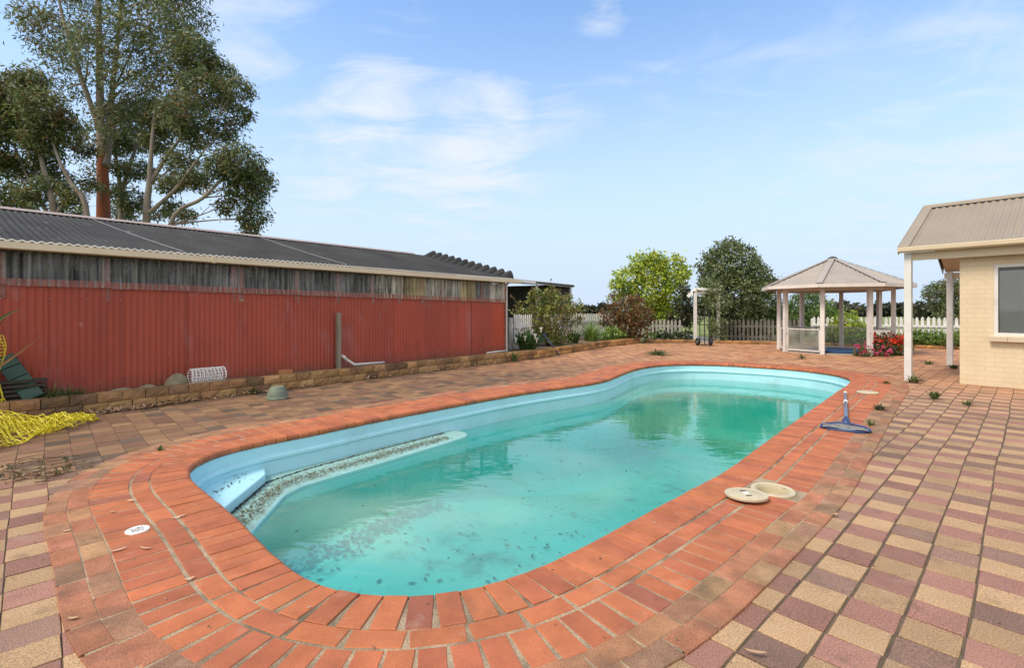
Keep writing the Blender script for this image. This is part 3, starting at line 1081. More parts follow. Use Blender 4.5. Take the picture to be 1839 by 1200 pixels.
# gable end and back walls
ew = MB()
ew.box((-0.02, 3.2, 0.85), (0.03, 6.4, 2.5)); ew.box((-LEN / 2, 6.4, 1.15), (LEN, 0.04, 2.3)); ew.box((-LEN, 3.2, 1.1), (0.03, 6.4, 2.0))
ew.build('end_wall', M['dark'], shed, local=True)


def poly_mat(name, col, alpha, streak):
    m = bpy.data.materials.new(name)
    m.use_nodes = True
    t, N, L = nodes_of(m)
    N.clear()
    out = N.new('ShaderNodeOutputMaterial')
    P = N.new('ShaderNodeBsdfPrincipled'); P.inputs['Roughness'].default_value = 0.25
    tcx = N.new('ShaderNodeTexCoord'); mpn = N.new('ShaderNodeMapping'); mpn.inputs['Scale'].default_value = (1, 1, 0.06)
    L(tcx.outputs['Object'], mpn.inputs[0])
    n = N.new('ShaderNodeTexNoise'); n.inputs['Scale'].default_value = 22; n.inputs['Detail'].default_value = 4
    L(mpn.outputs[0], n.inputs['Vector'])
    n2 = N.new('ShaderNodeTexNoise'); n2.inputs['Scale'].default_value = 2.5; n2.inputs['Detail'].default_value = 6
    L(tcx.outputs['Object'], n2.inputs['Vector'])
    mr = N.new('ShaderNodeMapRange'); mr.inputs['From Min'].default_value = 0.35; mr.inputs['From Max'].default_value = 0.72
    mr.inputs['To Min'].default_value = alpha - streak; mr.inputs['To Max'].default_value = alpha + streak
    av = N.new('ShaderNodeMath'); av.operation = 'ADD'
    h1 = N.new('ShaderNodeMath'); h1.operation = 'MULTIPLY'; h1.inputs[1].default_value = 0.65; L(n.outputs['Fac'], h1.inputs[0])
    h2 = N.new('ShaderNodeMath'); h2.operation = 'MULTIPLY'; h2.inputs[1].default_value = 0.35; L(n2.outputs['Fac'], h2.inputs[0])
    L(h1.outputs[0], av.inputs[0]); L(h2.outputs[0], av.inputs[1])
    L(av.outputs[0], mr.inputs['Value'])
    P.inputs['Base Color'].default_value = (*col, 1)
    tr = N.new('ShaderNodeBsdfTransparent')
    ms = N.new('ShaderNodeMixShader'); L(mr.outputs[0], ms.inputs[0]); L(tr.outputs[0], ms.inputs[1]); L(P.outputs[0], ms.inputs[2])
    L(ms.outputs[0], out.inputs[0])
    return m


M['poly_grey'] = poly_mat('cloudy_grey_plastic_sheet', (0.43, 0.44, 0.44), 0.36, 0.30)
M['poly_backlit'] = poly_mat('painted_backlight_pale_sheet', (0.60, 0.58, 0.50), 0.6, 0.5)  # paler colour paints in the daylight coming through from the far side
M['poly_backlit_tan'] = poly_mat('painted_backlight_yellow_sheet', (0.52, 0.43, 0.24), 0.6, 0.45)  # yellow colour paints in the warm light shining through the strip
M['red_lap'] = poly_mat('red_stained_plastic_lap', (0.33, 0.11, 0.085), 0.75, 0.25)
GB, GT = 1.60, 2.10
xs_ = [-15.0, -13.2, -11.5, -9.75, -8.7, -7.6, -6.9, -5.9, -5.0, -4.25, -3.5, -2.9, -2.3, -1.75, -1.2, -.65, -0.04]
for i in range(len(xs_) - 1):
    xa, xb = xs_[i], xs_[i + 1]
    key = 'poly_grey'
    if xa > -4.3: key = ('poly_backlit', 'poly_backlit_tan', 'poly_grey')[i % 3]
    if -3.0 < xa < -1.8: key = 'poly_backlit'
    pz = MB(); corr(pz, xa, xb - 0.004, redtop((xa + xb) / 2) - 0.03, GT + 0.03, -0.034 - 0.003 * (i % 2), amp=0.016, pitch=0.095)
    pz.build('clerestory_sheet', M[key], shed, local=True)
# lap of plastic and red paint just over the iron
lp = MB()
for i in range(len(xs_) - 1):
    xa, xb = xs_[i], xs_[i + 1]
    corr(lp, xa, xb - 0.004, redtop((xa + xb) / 2) - 0.025, redtop((xa + xb) / 2) + 0.065, -0.045, amp=0.008)
lp.build('lap_strip', M['red_lap'], shed, local=True)
# studs behind the plastic
for xa in (-13.3, -11.6, -9.80, -8.75, -7.05, -6.93, -5.95, -5.1, -4.3, -3.6, -2.95, -2.3, -1.6, -.9, -0.05):
    b = MB(); b.box((xa, -0.012 + 0.03, (1.5 + 2.16) / 2), (0.075, 0.05, 0.66))
    b.build('stud', M['redpaint'], shed, local=True)
tp = MB(); tp.box((-LEN / 2, 0.02, 2.125), (LEN, 0.09, 0.07)); tp.build('top_plate', M['darkwood'], shed, local=True)
# interior floor stuff in the dark
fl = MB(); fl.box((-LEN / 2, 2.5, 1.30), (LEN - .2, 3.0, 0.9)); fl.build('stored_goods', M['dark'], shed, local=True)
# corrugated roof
RISE, RUN = 0.87, 3.29
EAVE_Y, EAVE_Z = -0.17, 2.235
rf = MB()
n = int((LEN + .35) / 0.09 * 6)
xs = [-LEN - .1 + (LEN + 0.25) * i / n for i in range(n + 1)]
zw = [0.010 * math.cos(2 * math.pi * x / 0.09) for x in xs]
RIDGE_Z = EAVE_Z + RISE
rows = []
for f in np.linspace(0, 1, 8):
    sag = -0.02 * math.sin(f * math.pi)
    rows.append([(x, EAVE_Y + f * (RUN - EAVE_Y), EAVE_Z + f * RISE + z + sag) for x, z in zip(xs, zw)])
rows2 = [[(x, 2 * RUN - p[1], p[2]) for x, p in zip(xs, r)] for r in rows[::-1]]
rf.sheet(rows + rows2[1:])
M['roofdark'] = mat('weathered_charcoal_roof', (0.036, 0.0355, 0.035), rough=0.85, var=0.3, scale=1.4, stretch=(1, 0.5, 1), speck=0.25, speck_scale=40,
                    stain=[((0.15, 0.145, 0.14), 3.5, 0.5, 0.60, 0.74)], spec=0.25)
roof = rf.build('roof', M['roofdark'], shed, local=True, smooth=True)
ee = MB()
ee.sheet([[(x, EAVE_Y - 0.006, EAVE_Z + z + 0.004) for x, z in zip(xs, zw)], [(x, EAVE_Y - 0.006, EAVE_Z + z - 0.018) for x, z in zip(xs, zw)]])
ee.build('eave_edge', M['white'], roof, local=True)
# ridge capping, flashing seams between roof sheets
rc = MB()
x = -LEN - .1
while x < -0.55:
    w = min(2.4, -0.5 - x)
    j = random.uniform(-.008, .008)
    rc.sheet([[(x, RUN - 0.13, RIDGE_Z - 0.012 + j), (x + w, RUN - 0.13, RIDGE_Z - 0.012 + j)], [(x, RUN, RIDGE_Z + 0.045 + j), (x + w, RUN, RIDGE_Z + 0.045 + j)], [(x, RUN + .13, RIDGE_Z - 0.012 + j), (x + w, RUN + .13, RIDGE_Z - 0.012 + j)]])
    x += w - 0.01
M['ridgecap'] = mat('pale_rusty_flashing', (0.34, 0.27, 0.25), rough=0.7, var=0.2, scale=3, stain=[((0.16, 0.12, 0.11), 3, .6, .5, .7)])
rc.build('ridge_cap', M['ridgecap'], roof, local=True)
sm = MB()
for xa, bend in ((-8.35, .55), (-5.2, .25), (-10.2, .4)):
    pts = []
    for f in np.linspace(0.03, .98, 12):
        pts.append((xa + bend * (1 - f), EAVE_Y + f * (RUN - EAVE_Y), EAVE_Z + f * RISE + 0.012 - .02 * math.sin(f * math.pi)))
    sm.tube(pts, 0.005, 5)
sm.build('roof_seam', M['steel'], roof, local=True)
# big-ribbed sheet ends along the far verge
vb = MB()
for k in range(12):
    f = (k + 0.5) / 12
    yc = EAVE_Y + f * (RUN - EAVE_Y); zc = EAVE_Z + f * RISE + 0.0
    hw, hh = 0.112, 0.215
    secs = []
    for xa, s_ in ((0.24, 1.0), (0.14, .93), (0.0, 0.6), (-0.12, 0.25), (-.22, .01)):
        arc = []
        for q in range(9):
            a = math.pi * q / 8
            arc.append((xa, yc - hw * math.cos(a) * (0.9 + .1 * s_), zc - 0.01 + hh * s_ * max(0, math.sin(a)) ** 1.3 + RISE / (RUN - EAVE_Y) * (-hw * math.cos(a))))
        secs.append(arc)
    vb.sheet(secs)
    # closed end
    b = len(vb.v)
    vb.add(secs[0], [tuple(range(9))])
vb.build('verge_rib', M['roofdark'], roof, local=True, smooth=SM)
# gutter and fascia
gt = MB()
secs = []
x0 = -LEN - .1
for (xa, dz) in ((-LEN - .1, 0), (-7.45, 0.0), (-7.44, 0), (-3.0, -.004), (0.42, 0.0)):
    prof = [(-0.20, 2.225), (-0.205, 2.205), (-0.215, 2.20), (-0.305, 2.205), (-0.315, 2.13), (-0.30, 2.12), (-0.19, 2.12), (-0.185, 2.2)]
    secs.append([(xa, p[0] + 0.04, p[1] - 0.01 + dz) for p in prof])
gt.sheet(secs)
gt.add(secs[-1], [tuple(range(8))])
gt.build('gutter', M['cream'], shed, local=True)
gj = MB(); gj.box((-7.45, -0.225, 2.155), (0.05, 0.115, 0.10)); gj.build('gutter_joint', M['cream'], shed, local=True)
fb = MB(); fb.box((-LEN / 2 + .05, -0.10, 2.165), (LEN + .1, 0.03, 0.10)); fb.build('fascia', M['darkwood'], shed, local=True)
dp = MB(); dp.tube([(0.055, -0.02, 0.2), (0.055, -0.02, 2.06), (0.06, -0.1, 2.12)], 0.035, 10); dp.build('downpipe', M['pvc'], shed, local=True)
cp_ = MB(); cp_.box((0.0, -0.02, 1.1), (0.05, 0.05, 2.0)); cp_.build('corner_post', M['redpaint'], shed, local=True)

# ------------------------------------------------------------------ dark shelter behind the shed
A0 = at(880, 500, 17.6); A1 = at(1026, 514.5, 23.3)
bk = thing('open_shed', (A1.x, A1.y, 0), 'dark open sided shed with pale roof edge behind the tall yellow green shrub', 'shed')
zr = A1.z
dv = Vector((A1.x - A0.x, A1.y - A0.y, 0)).normalized(); pn = Vector((-dv.y, dv.x, 0))
q0 = Vector((A0.x, A0.y, zr)) - dv * 2; q1 = Vector((A1.x, A1.y, zr))
b = MB(); b.add([q0 + Vector((0, 0, .05)), q1 + Vector((.15, 0, .05)), q1 + pn * 5 + Vector((0, 0, .45)), q0 + pn * 5 + Vector((0, 0, .45)), q0 + Vector((0, 0, -.02)), q1 + Vector((.15, 0, -.02)), q1 + pn * 5 + Vector((0, 0, .38)), q0 + pn * 5 + Vector((0, 0, .38))],
                [(0, 1, 2, 3), (7, 6, 5, 4), (0, 4, 5, 1), (1, 5, 6, 2), (2, 6, 7, 3), (3, 7, 4, 0)]); b.build('roof', M['roofdark'], bk)
b = MB(); b.bar(q0 + Vector((0, 0, 0.02)) - pn * .05, q1 + dv * .15 + Vector((0, 0, .02)) - pn * .05, 0.05, 0.13); b.build('gutter', M['whiteplastic'], bk)
b = MB(); b.bar(q0 + pn * 4.5 + Vector((0, 0, -.85)), q1 + pn * 4.5 + Vector((0, 0, -.85)), .05, 3.3); b.bar(q1 + Vector((-.02, 0.05, -1.2)), q1 + pn * 4.5 + Vector((-.02, 0, -1.2)), .05, 2.6)
M['slatdark'] = mat('dark_corrugated_wall', (0.19, 0.195, 0.19), rough=0.9, var=0.3, scale=12, stretch=(1, 1, .05))
b.build('wall', M['slatdark'], bk)
for f in (0.62, 0.99):
    p = q0.lerp(q1, f); b = MB(); b.box((p.x, p.y, zr / 2), (.09, .09, zr)); b.build('post', M['steel'], bk)

# ------------------------------------------------------------------ retaining walls, garden soil
BLK = [(0.36, 0.21, 0.095), (0.32, 0.185, 0.085), (0.27, 0.155, 0.075), (0.39, 0.235, 0.11), (0.20, 0.12, 0.065)]


def poly_len(P): return [0] + list(np.cumsum([(P[i + 1] - P[i]).length for i in range(len(P) - 1)]))


def pt_at(P, L, s):
    s = max(0, min(L[-1] - 1e-6, s))
    for i in range(len(P) - 1):
        if s <= L[i + 1]:
            d = (P[i + 1] - P[i]).normalized()
            return P[i] + d * (s - L[i]), d
    return P[-1], d


def block_wall(name, P, courses, h, w, label, pal, depth=0.19, sink=0.0, parent=None, cat='wall', far_from=1e9):
    L = poly_len(P)
    mb = MB()
    for c in range(courses):
        s = (c % 2) * w * 0.5
        while s < L[-1] - w * .3:
            ww = w * random.uniform(.95, 1.06)
            p, d = pt_at(P, L, s + ww / 2)
            nn = Vector((d.y, -d.x, 0))
            rz = math.atan2(d.y, d.x) + random.uniform(-.02, .02)
            push = random.uniform(-.008, .008) + (0.012 if c == 0 else 0)
            zc = c * h + h / 2 - sink + random.uniform(-.002, .002)
            col = jit(random.choice(pal), .18)
            cpt = Vector((p.x, p.y, zc)) - nn * (depth / 2 - push)
            # split face: front face bulges
            x, y, z = ww / 2 - .004, depth / 2, h / 2 - .003
            R = Matrix.Rotation(rz, 3, 'Z')
            V = []
            nu, nv = 5, 4
            for iv in range(nv):
                for iu in range(nu):
                    e = 0.014 if (iu in (0, nu - 1) or iv in (0, nv - 1)) else random.uniform(-.004, .010)
                    V.append(Vector((-x + 2 * x * iu / (nu - 1), -y + e, -z + 2 * z * iv / (nv - 1))))
            V += [Vector((-x, y, -z)), Vector((x, y, -z)), Vector((x, y, z)), Vector((-x, y, z))]
            fs = [(iv * nu + iu, iv * nu + iu + 1, (iv + 1) * nu + iu + 1, (iv + 1) * nu + iu) for iv in range(nv - 1) for iu in range(nu - 1)]
            q = nu * nv
            tl, tr_ = (nv - 1) * nu, nv * nu - 1
            fs += [(q + 3, tl) + tuple(range(tl + 1, tr_ + 1)) + (q + 2,)][0:0]
            fs += [tuple(range(tl, tr_ + 1)) + (q + 2, q + 3), (q + 0, q + 3) + tuple(iv * nu for iv in reversed(range(nv))), tuple(iv * nu + nu - 1 for iv in range(nv)) + (q + 2, q + 1), (q + 1, q + 2, q + 3, q + 0)]
            mb.add([cpt + R @ v for v in V], fs, col)
            s += ww
    o = mb.build(name, M['block'], parent)
    if parent is None: tag(o, label, cat)
    return o


BLK_OR = [(0.46, 0.25, 0.09), (0.40, 0.215, 0.085), (0.34, 0.185, 0.08)]
block_wall('retaining_wall', RET[:5], 2, 0.125, 0.265, 'long low two course wall of mottled brown split blocks in front of the red shed', BLK)
block_wall('garden_edging', RET[4:], 2, 0.11, 0.35, 'curved low edging of orange brown blocks below the shrub bed past the shed', BLK_OR)
block_wall('garden_edging', CURB, 1, 0.13, 0.35, 'short single course brick edging under the fence just left of the arbour', BLK_OR)
block_wall('garden_edging', CURB2, 1, 0.11, 0.35, 'single course brick edging running from the arbour behind the gazebo', BLK_OR)

soil = MB()
# strip behind the retaining walls: top of soil 0.2
bk_pts = [p + Vector((0, 0, 0)) for p in RET + CURB]


def soil_strip(P, z, back, name):
    mb = MB()
    L = poly_len(P)
    rows = []
    n = max(4, int(L[-1] / 0.35))
    for i in range(n + 1):
        p, d = pt_at(P, L, L[-1] * i / n)
        nn = Vector((d.y, -d.x, 0))
        r_ = []
        for k in range(7):
            q = p - nn * (0.10 + back * k / 6)
            r_.append((q.x, q.y, z + random.uniform(-.02, .025) * (1 if 0 < k < 6 else 0.3)))
        rows.append(r_)
    mb.sheet(rows)
    o = mb.build(name, M['soil'], smooth=True); tag(o, kind='structure')


soil_strip(RET[:5], 0.195, 0.62, 'soil')
soil_strip(RET[4:], 0.165, 2.4, 'soil')
soil_strip(CURB, 0.07, 1.6, 'soil')
soil_strip(CURB2, 0.06, 2.6, 'soil')
# sandy path through the arbour
pa = MB(); pa.add([(7.5, 20.3, -.004), (8.4, 20.3, -.004), (9.6, 24.5, .0), (10.6, 31, .0), (9.0, 31, .0), (8.2, 24.5, .0)], [(0, 1, 2, 5), (5, 2, 3, 4)])
o = pa.build('path', M['concrete']); tag(o, kind='structure')

# ------------------------------------------------------------------ picket fences


def fence(P, h, label, mkey, z0=0.0, pitch=0.165, pw=0.095, rails=(0.22, 0.68), post_every=2.2, cap=False):
    P = [Vector(p) for p in P]
    L = poly_len(P)
    root = thing('picket_fence', (P[0].x, P[0].y, z0), label, 'fence')
    pk = MB()
    s = 0.05
    while s < L[-1]:
        p, d = pt_at(P, L, s)
        nn = Vector((d.y, -d.x, 0))
        hh = h * random.uniform(.985, 1.015)
        lean = random.uniform(-.012, .012)
        w = pw / 2; th = 0.01

        def q(u, v, z): return p + d * (u + lean * z) + nn * v + Vector((0, 0, z0 + z))
        out = [(-w, 0.05), (w, 0.05), (w, hh - .09), (w * .45, hh - 0.02), (0, hh), (-w * .45, hh - .02), (-w, hh - .09)]
        V = [q(u, th, z) for u, z in out] + [q(u, -th, z) for u, z in out]
        m = len(out)
        pk.add(V, [tuple(range(m)), tuple(reversed(range(m, 2 * m)))] + [(i, m + i, m + (i + 1) % m, (i + 1) % m) for i in range(m)])
        s += pitch * random.uniform(.97, 1.03)
    pk.build('picket', M[mkey], root)
    for i in range(len(P) - 1):
        d = (P[i + 1] - P[i]).normalized(); nn = Vector((d.y, -d.x, 0))
        for f in rails:
            b = MB(); b.bar(P[i] + nn * -.035 + Vector((0, 0, z0 + h * f)), P[i + 1] + nn * -.035 + Vector((0, 0, z0 + h * f)), 0.04, 0.08); b.build('rail', M[mkey], root)
        if cap:
            b = MB(); b.bar(P[i] + nn * .035 + Vector((0, 0, z0 + h * rails[-1])), P[i + 1] + nn * .035 + Vector((0, 0, z0 + h * rails[-1])), 0.045, 0.09); b.build('rail', M[mkey], root)
    s = 0
    while s <= L[-1] + .01:
        p, d = pt_at(P, L, s); nn = Vector((d.y, -d.x, 0))
        b = MB(); b.box(p - nn * 0.1 + Vector((0, 0, z0 + h * .46)), (.1, .1, h * .92), rz=math.atan2(d.y, d.x)); b.build('post', M[mkey], root)
        s += post_every
    return root


fence([(0.06, 15.0, 0), (1.6, 18.3, 0), (3.2, 21.5, 0), (4.9, 23.6, 0)], 1.12, 'white picket fence running back from the red shed behind the shrub bed', 'picket', z0=0.1, cap=True)
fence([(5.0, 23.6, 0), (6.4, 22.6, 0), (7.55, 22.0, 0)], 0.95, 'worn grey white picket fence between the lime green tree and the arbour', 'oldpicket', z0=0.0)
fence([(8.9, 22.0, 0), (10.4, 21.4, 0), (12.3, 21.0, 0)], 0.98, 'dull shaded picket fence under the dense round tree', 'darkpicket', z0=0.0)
fence([(12.6, 20.9, 0), (15.5, 19.5, 0), (18.5, 17.5, 0), (23, 14, 0)], 1.10, 'bright white picket fence behind the gazebo and the verandah posts', 'picket', z0=0.0, cap=True)

# ------------------------------------------------------------------ arbour and hand trolley
ab = thing('arbour', (7.75, 21.0, 0), 'narrow white garden arbour with a little peaked top at the fence opening', 'arbour')
pL = at(1248.5, 560, 21.0); pR = at(1290, 560, 21.0)
for p in (pL, pR):
    b = MB(); b.box((p.x, p.y, 1.06), (.11, .11, 2.12)); b.build('post', M['white'], ab)
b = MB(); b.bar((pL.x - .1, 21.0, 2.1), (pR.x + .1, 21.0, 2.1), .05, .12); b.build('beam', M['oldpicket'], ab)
b = MB()
for yy in (21.0,):
    b.bar((pL.x - .32, yy, 1.93), (pL.x + .05, yy, 2.27), .05, .12); b.bar((pL.x + .04, yy, 2.27), (pR.x + .1, yy, 2.22), .05, .10)
b.build('gable_board', M['whiteplastic'], ab)

tr = G(1265.5, 621); tr = Vector((tr.x, tr.y, 0))
ht = thing('hand_trolley', tr, 'dark upright hand trolley on two rubber wheels in the fence opening', 'hand trolley')
b = MB()
for sx in (-.18, .18):
    b.tube([tr + Vector((sx, 0.0, .08)), tr + Vector((sx, .03, 1.25)), tr + Vector((sx * .8, .06, 1.38))], 0.017, 6)
b.tube([tr + Vector((-.145, .06, 1.38)), tr + Vector((.145, .06, 1.38))], .017, 6)
b.tube([tr + Vector((0, -.01, .06)), tr + Vector((0, .04, 1.38))], 0.02, 6)
for z in (.42, 1.12, .8):
    b.tube([tr + Vector((-.18, 0.02, z)), tr + Vector((.18, .02, z))], .014, 6)
b.build('frame', M['black'], ht)
b = MB(); b.box(tr + Vector((0, -.10, .05)), (.40, .22, .02)); b.build('toe_plate', M['black'], ht)
b = MB(); b.tube([tr + Vector((-.26, .06, .15)), tr + Vector((.26, .06, .15))], .014, 6); b.build('axle', M['steel'], ht)
for sx in (-.25, .25):
    b = MB()
    V = []
    for (r_, w) in ((.05, .025), (.075, .03), (.11, .045), (.14, .04), (.15, .02), (.15, -.02), (.14, -.04), (.11, -.045), (.075, -.03), (.05, -.025)):
        V.append([tr + Vector((sx + w, .06 + r_ * math.cos(a), .15 + r_ * math.sin(a))) for a in np.linspace(0, 2 * math.pi, 20, endpoint=False)])
    b.sheet(V, closed=True); wh = b.build('wheel', M['black'], ht, smooth=True)
    b = MB(); b.tube([tr + Vector((sx - .02, .06, .15)), tr + Vector((sx + .02, .06, .15))], .055, 14); b.build('hub', M['steel'], wh)
pt_ = G(1258, 606); b = MB(); b.lathe((pt_.x - .05, 23.4, 0), [(0.11, 0), (.16, .22), (.18, .34), (.20, .34), (.20, .42), (.17, .42), (.16, .36)], 20, cap0=True)
o = b.build('flower_pot', M['terracotta'], smooth=SM); tag(o, 'red brown terracotta pot on the path behind the hand trolley', 'pot')

# ------------------------------------------------------------------ gazebo
GC = Vector((10.44, 16.23, 0)); GR = 1.58
gz = thing('gazebo', GC, 'octagonal white post gazebo with taupe steel roof and low glass panels', 'gazebo')
va = [math.radians(-132 + 45 * k) for k in range(8)]
gv = [GC + Vector((GR * math.cos(a), GR * math.sin(a), 0)) for a in va]
for k, p in enumerate(gv):
    b = MB(); b.box((p.x, p.y, 1.06), (.115, .115, 2.1), rz=va[k]); b.build('post', M['gzpost'], gz)
    e = gv[(k + 1) % 8]
    d = (e - p).normalized()
    b = MB(); b.bar(p + d * .03 + Vector((0, 0, 2.03)), e - d * .03 + Vector((0, 0, 2.03)), .05, .14); b.build('beam', M['pinkwhite'], gz)
    if k == 0: continue        # the open side, towards the flowers
    q0, q1 = p + d * .09, e - d * .09
    gate = (k == 7)
    zb, zt_ = (.10, .76)
    pm = M['white'] if gate else M['pinkwhite']
    b = MB(); b.bar(q0 + Vector((0, 0, zb)), q1 + Vector((0, 0, zb)), .035, .045); fr_ = b.build('panel_rail', pm, gz)
    b = MB(); b.bar(q0 + Vector((0, 0, zt_)), q1 + Vector((0, 0, zt_)), .035, .035); b.build('panel_rail', pm, gz)
    if gate:
        for q_ in (q0, q1):
            b = MB(); b.bar(q_ + Vector((0, 0, zb + .024)), q_ + Vector((0, 0, zt_ - .019)), .035, .035, up=d); b.build('panel_stile', pm, gz)
    b = MB(); b.bar(q0 + Vector((0, 0, (zb + zt_) / 2)), q1 + Vector((0, 0, (zb + zt_) / 2)), .008, zt_ - zb - .03); b.build('pane', M['dirtyglass'], fr_)
    if gate:
        for zz_ in (.2, .62):
            b = MB(); b.box(q0 - d * .04 + Vector((0, 0, zz_)), (.06, .06, .12), rz=math.atan2(d.y, d.x)); b.build('hinge', M['steel'], fr_)
b = MB(); b.prism([(GC.x + (GR - .02) * math.cos(a), GC.y + (GR - .02) * math.sin(a)) for a in va], 0.0, 0.045); b.build('floor', M['concrete'], gz)
# roof
RRAD = 2.13; EZ = 2.13; AZ = 3.06
rv = [GC + Vector((RRAD * math.cos(a), RRAD * math.sin(a), EZ)) for a in va]
apex = GC + Vector((0, 0, AZ))
rb = MB(); ub = MB(); fb_ = MB(); hb = MB()
for k in range(8):
    a, c = rv[k], rv[(k + 1) % 8]
    m = (a + c) / 2
    ncol = 23 * 6
    Wd = (c - a).length
    bot = []; topp = []
    nrm = (c - a).cross(apex - a).normalized()
    if nrm.z < 0: nrm = -nrm
    for i in range(ncol + 1):
        u = i / ncol
        w = 0.011 * math.cos(2 * math.pi * u * 23)
        bot.append(a.lerp(c, u) + nrm * w)
        v = 1 - abs(2 * u - 1)
        pz = m + (apex - m) * v + (c - a) * (u - .5)
        topp.append(pz + nrm * w)
    rb.sheet([bot, topp])
    ub.add([a - Vector((0, 0, .03)), c - Vector((0, 0, .03)), apex - Vector((0, 0, .06))], [(0, 2, 1)])
    fb_.bar(a - Vector((0, 0, .045)), c - Vector((0, 0, .045)), .03, .10)
    hb.bar(a + Vector((0, 0, .03)), apex + Vector((0, 0, .03)), .17, .008)
groof = rb.build('roof', M['gzroof'], gz, smooth=SM)
M['gceil'] = mat('pinkish_brown_ceiling', (0.30, 0.215, 0.17), rough=0.8, var=0.15)
ub.build('ceiling', M['gceil'], groof)
fb_.build('fascia', M['pinkwhite'], groof)
hb.build('hip_cap', M['gzroof'], groof)
b = MB(); b.lathe(apex, [(0.17, -.045), (.13, 0.01), (.05, .05), (0.005, .06)], 12); b.build('apex_cap', M['colordark'], groof, smooth=SM)
# spa with a vinyl cover on the gazebo floor
sp = MB(); sp.lathe((10.33, 15.93, .046), [(0.98, 0), (1.0, .015), (1.0, .045), (.96, .06), (.5, .066), (0.01, .07)], 40, cap0=True)
o = sp.build('spa_cover', M['spa'], smooth=SM); tag(o, 'flat navy blue vinyl spa cover on the gazebo floor', 'spa cover')

# ------------------------------------------------------------------ house
HA = math.radians(140)            # direction of ridge and eaves
hd = Vector((math.sin(HA), math.cos(HA), 0)); hn = Vector((-hd.y, hd.x, 0))   # hn: into the house
H0 = Vector((7.64, 9.60, 0))
house = thing('house', H0, 'cream painted brick house corner with taupe steel gable roof and white verandah posts', 'house', rz=math.atan2(hd.y, hd.x))
# local frame: x along the eaves away from the gable, y into the house
HW = 3.95
EH, RH = 2.50, 3.60
WX = 0.72          # wall starts this far behind the gable end


def brick_mat():
    m = bpy.data.materials.new('cream_painted_brick')
    m.use_nodes = True
    t, N, L = nodes_of(m)
    P = N['Principled BSDF']; P.inputs['Roughness'].default_value = 0.55
    tcx = N.new('ShaderNodeTexCoord')
    sx = N.new('ShaderNodeSeparateXYZ'); L(tcx.outputs['Object'], sx.inputs[0])
    ad = N.new('ShaderNodeMath'); ad.operation = 'ADD'; L(sx.outputs[0], ad.inputs[0]); L(sx.outputs[1], ad.inputs[1])
    cb = N.new('ShaderNodeCombineXYZ'); L(ad.outputs[0], cb.inputs[0]); L(sx.outputs[2], cb.inputs[1])
    bt = N.new('ShaderNodeTexBrick')
    bt.inputs['Scale'].default_value = 1.0
    bt.inputs['Brick Width'].default_value = 0.24; bt.inputs['Row Height'].default_value = 0.086
    bt.inputs['Mortar Size'].default_value = 0.006; bt.inputs['Mortar Smooth'].default_value = 0.6
    L(cb.outputs[0], bt.inputs['Vector'])
    n = N.new('ShaderNodeTexNoise'); n.inputs['Scale'].default_value = 3; n.inputs['Detail'].default_value = 6; L(tcx.outputs['Object'], n.inputs['Vector'])
    n2 = N.new('ShaderNodeTexNoise'); n2.inputs['Scale'].default_value = 80; L(tcx.outputs['Object'], n2.inputs['Vector'])
    mr = N.new('ShaderNodeMapRange'); mr.inputs['From Min'].default_value = .3; mr.inputs['From Max'].default_value = .7; L(n.outputs['Fac'], mr.inputs['Value'])
    mx = N.new('ShaderNodeMix'); mx.data_type = 'RGBA'; L(mr.outputs[0], mx.inputs['Factor'])
    mx.inputs['A'].default_value = (0.59, 0.475, 0.31, 1); mx.inputs['B'].default_value = (0.655, 0.535, 0.36, 1)
    my = N.new('ShaderNodeMix'); my.data_type = 'RGBA'; L(bt.outputs['Fac'], my.inputs['Factor']); L(mx.outputs['Result'], my.inputs['A']); my.inputs['B'].default_value = (0.55, 0.44, 0.285, 1)
    L(my.outputs['Result'], P.inputs['Base Color'])
    h = N.new('ShaderNodeMath'); h.operation = 'MULTIPLY_ADD'; L(bt.outputs['Fac'], h.inputs[0]); h.inputs[1].default_value = -1.0
    h2 = N.new('ShaderNodeMath'); h2.operation = 'MULTIPLY'; L(n2.outputs['Fac'], h2.inputs[0]); h2.inputs[1].default_value = 0.25
    L(h2.outputs[0], h.inputs[2])
    bp = N.new('ShaderNodeBump'); bp.inputs['Strength'].default_value = 0.38; bp.inputs['Distance'].default_value = 0.006
    L(h.outputs[0], bp.inputs['Height']); L(bp.outputs[0], P.inputs['Normal'])
    return m


M['creambrick'] = brick_mat()
XE = 9.0
win0, win1, wz0, wz1 = WX + 0.45, WX + 2.2, 0.90, 2.16
wy = 0.14
wb = MB()
# front wall with a window opening, 0.24 thick
for (xa, xb, za, zb) in ((WX, win0, 0, EH), (win1, XE, 0, EH), (win0, win1, 0, wz0), (win0, win1, wz1, EH)):
    wb.box(((xa + xb) / 2, wy + .12, (za + zb) / 2), (xb - xa, .24, zb - za))
wb.box((WX + .12, wy + .24 + 1.6, EH / 2), (.24, 3.2, EH))
wb.build('wall', M['creambrick'], house, local=True)
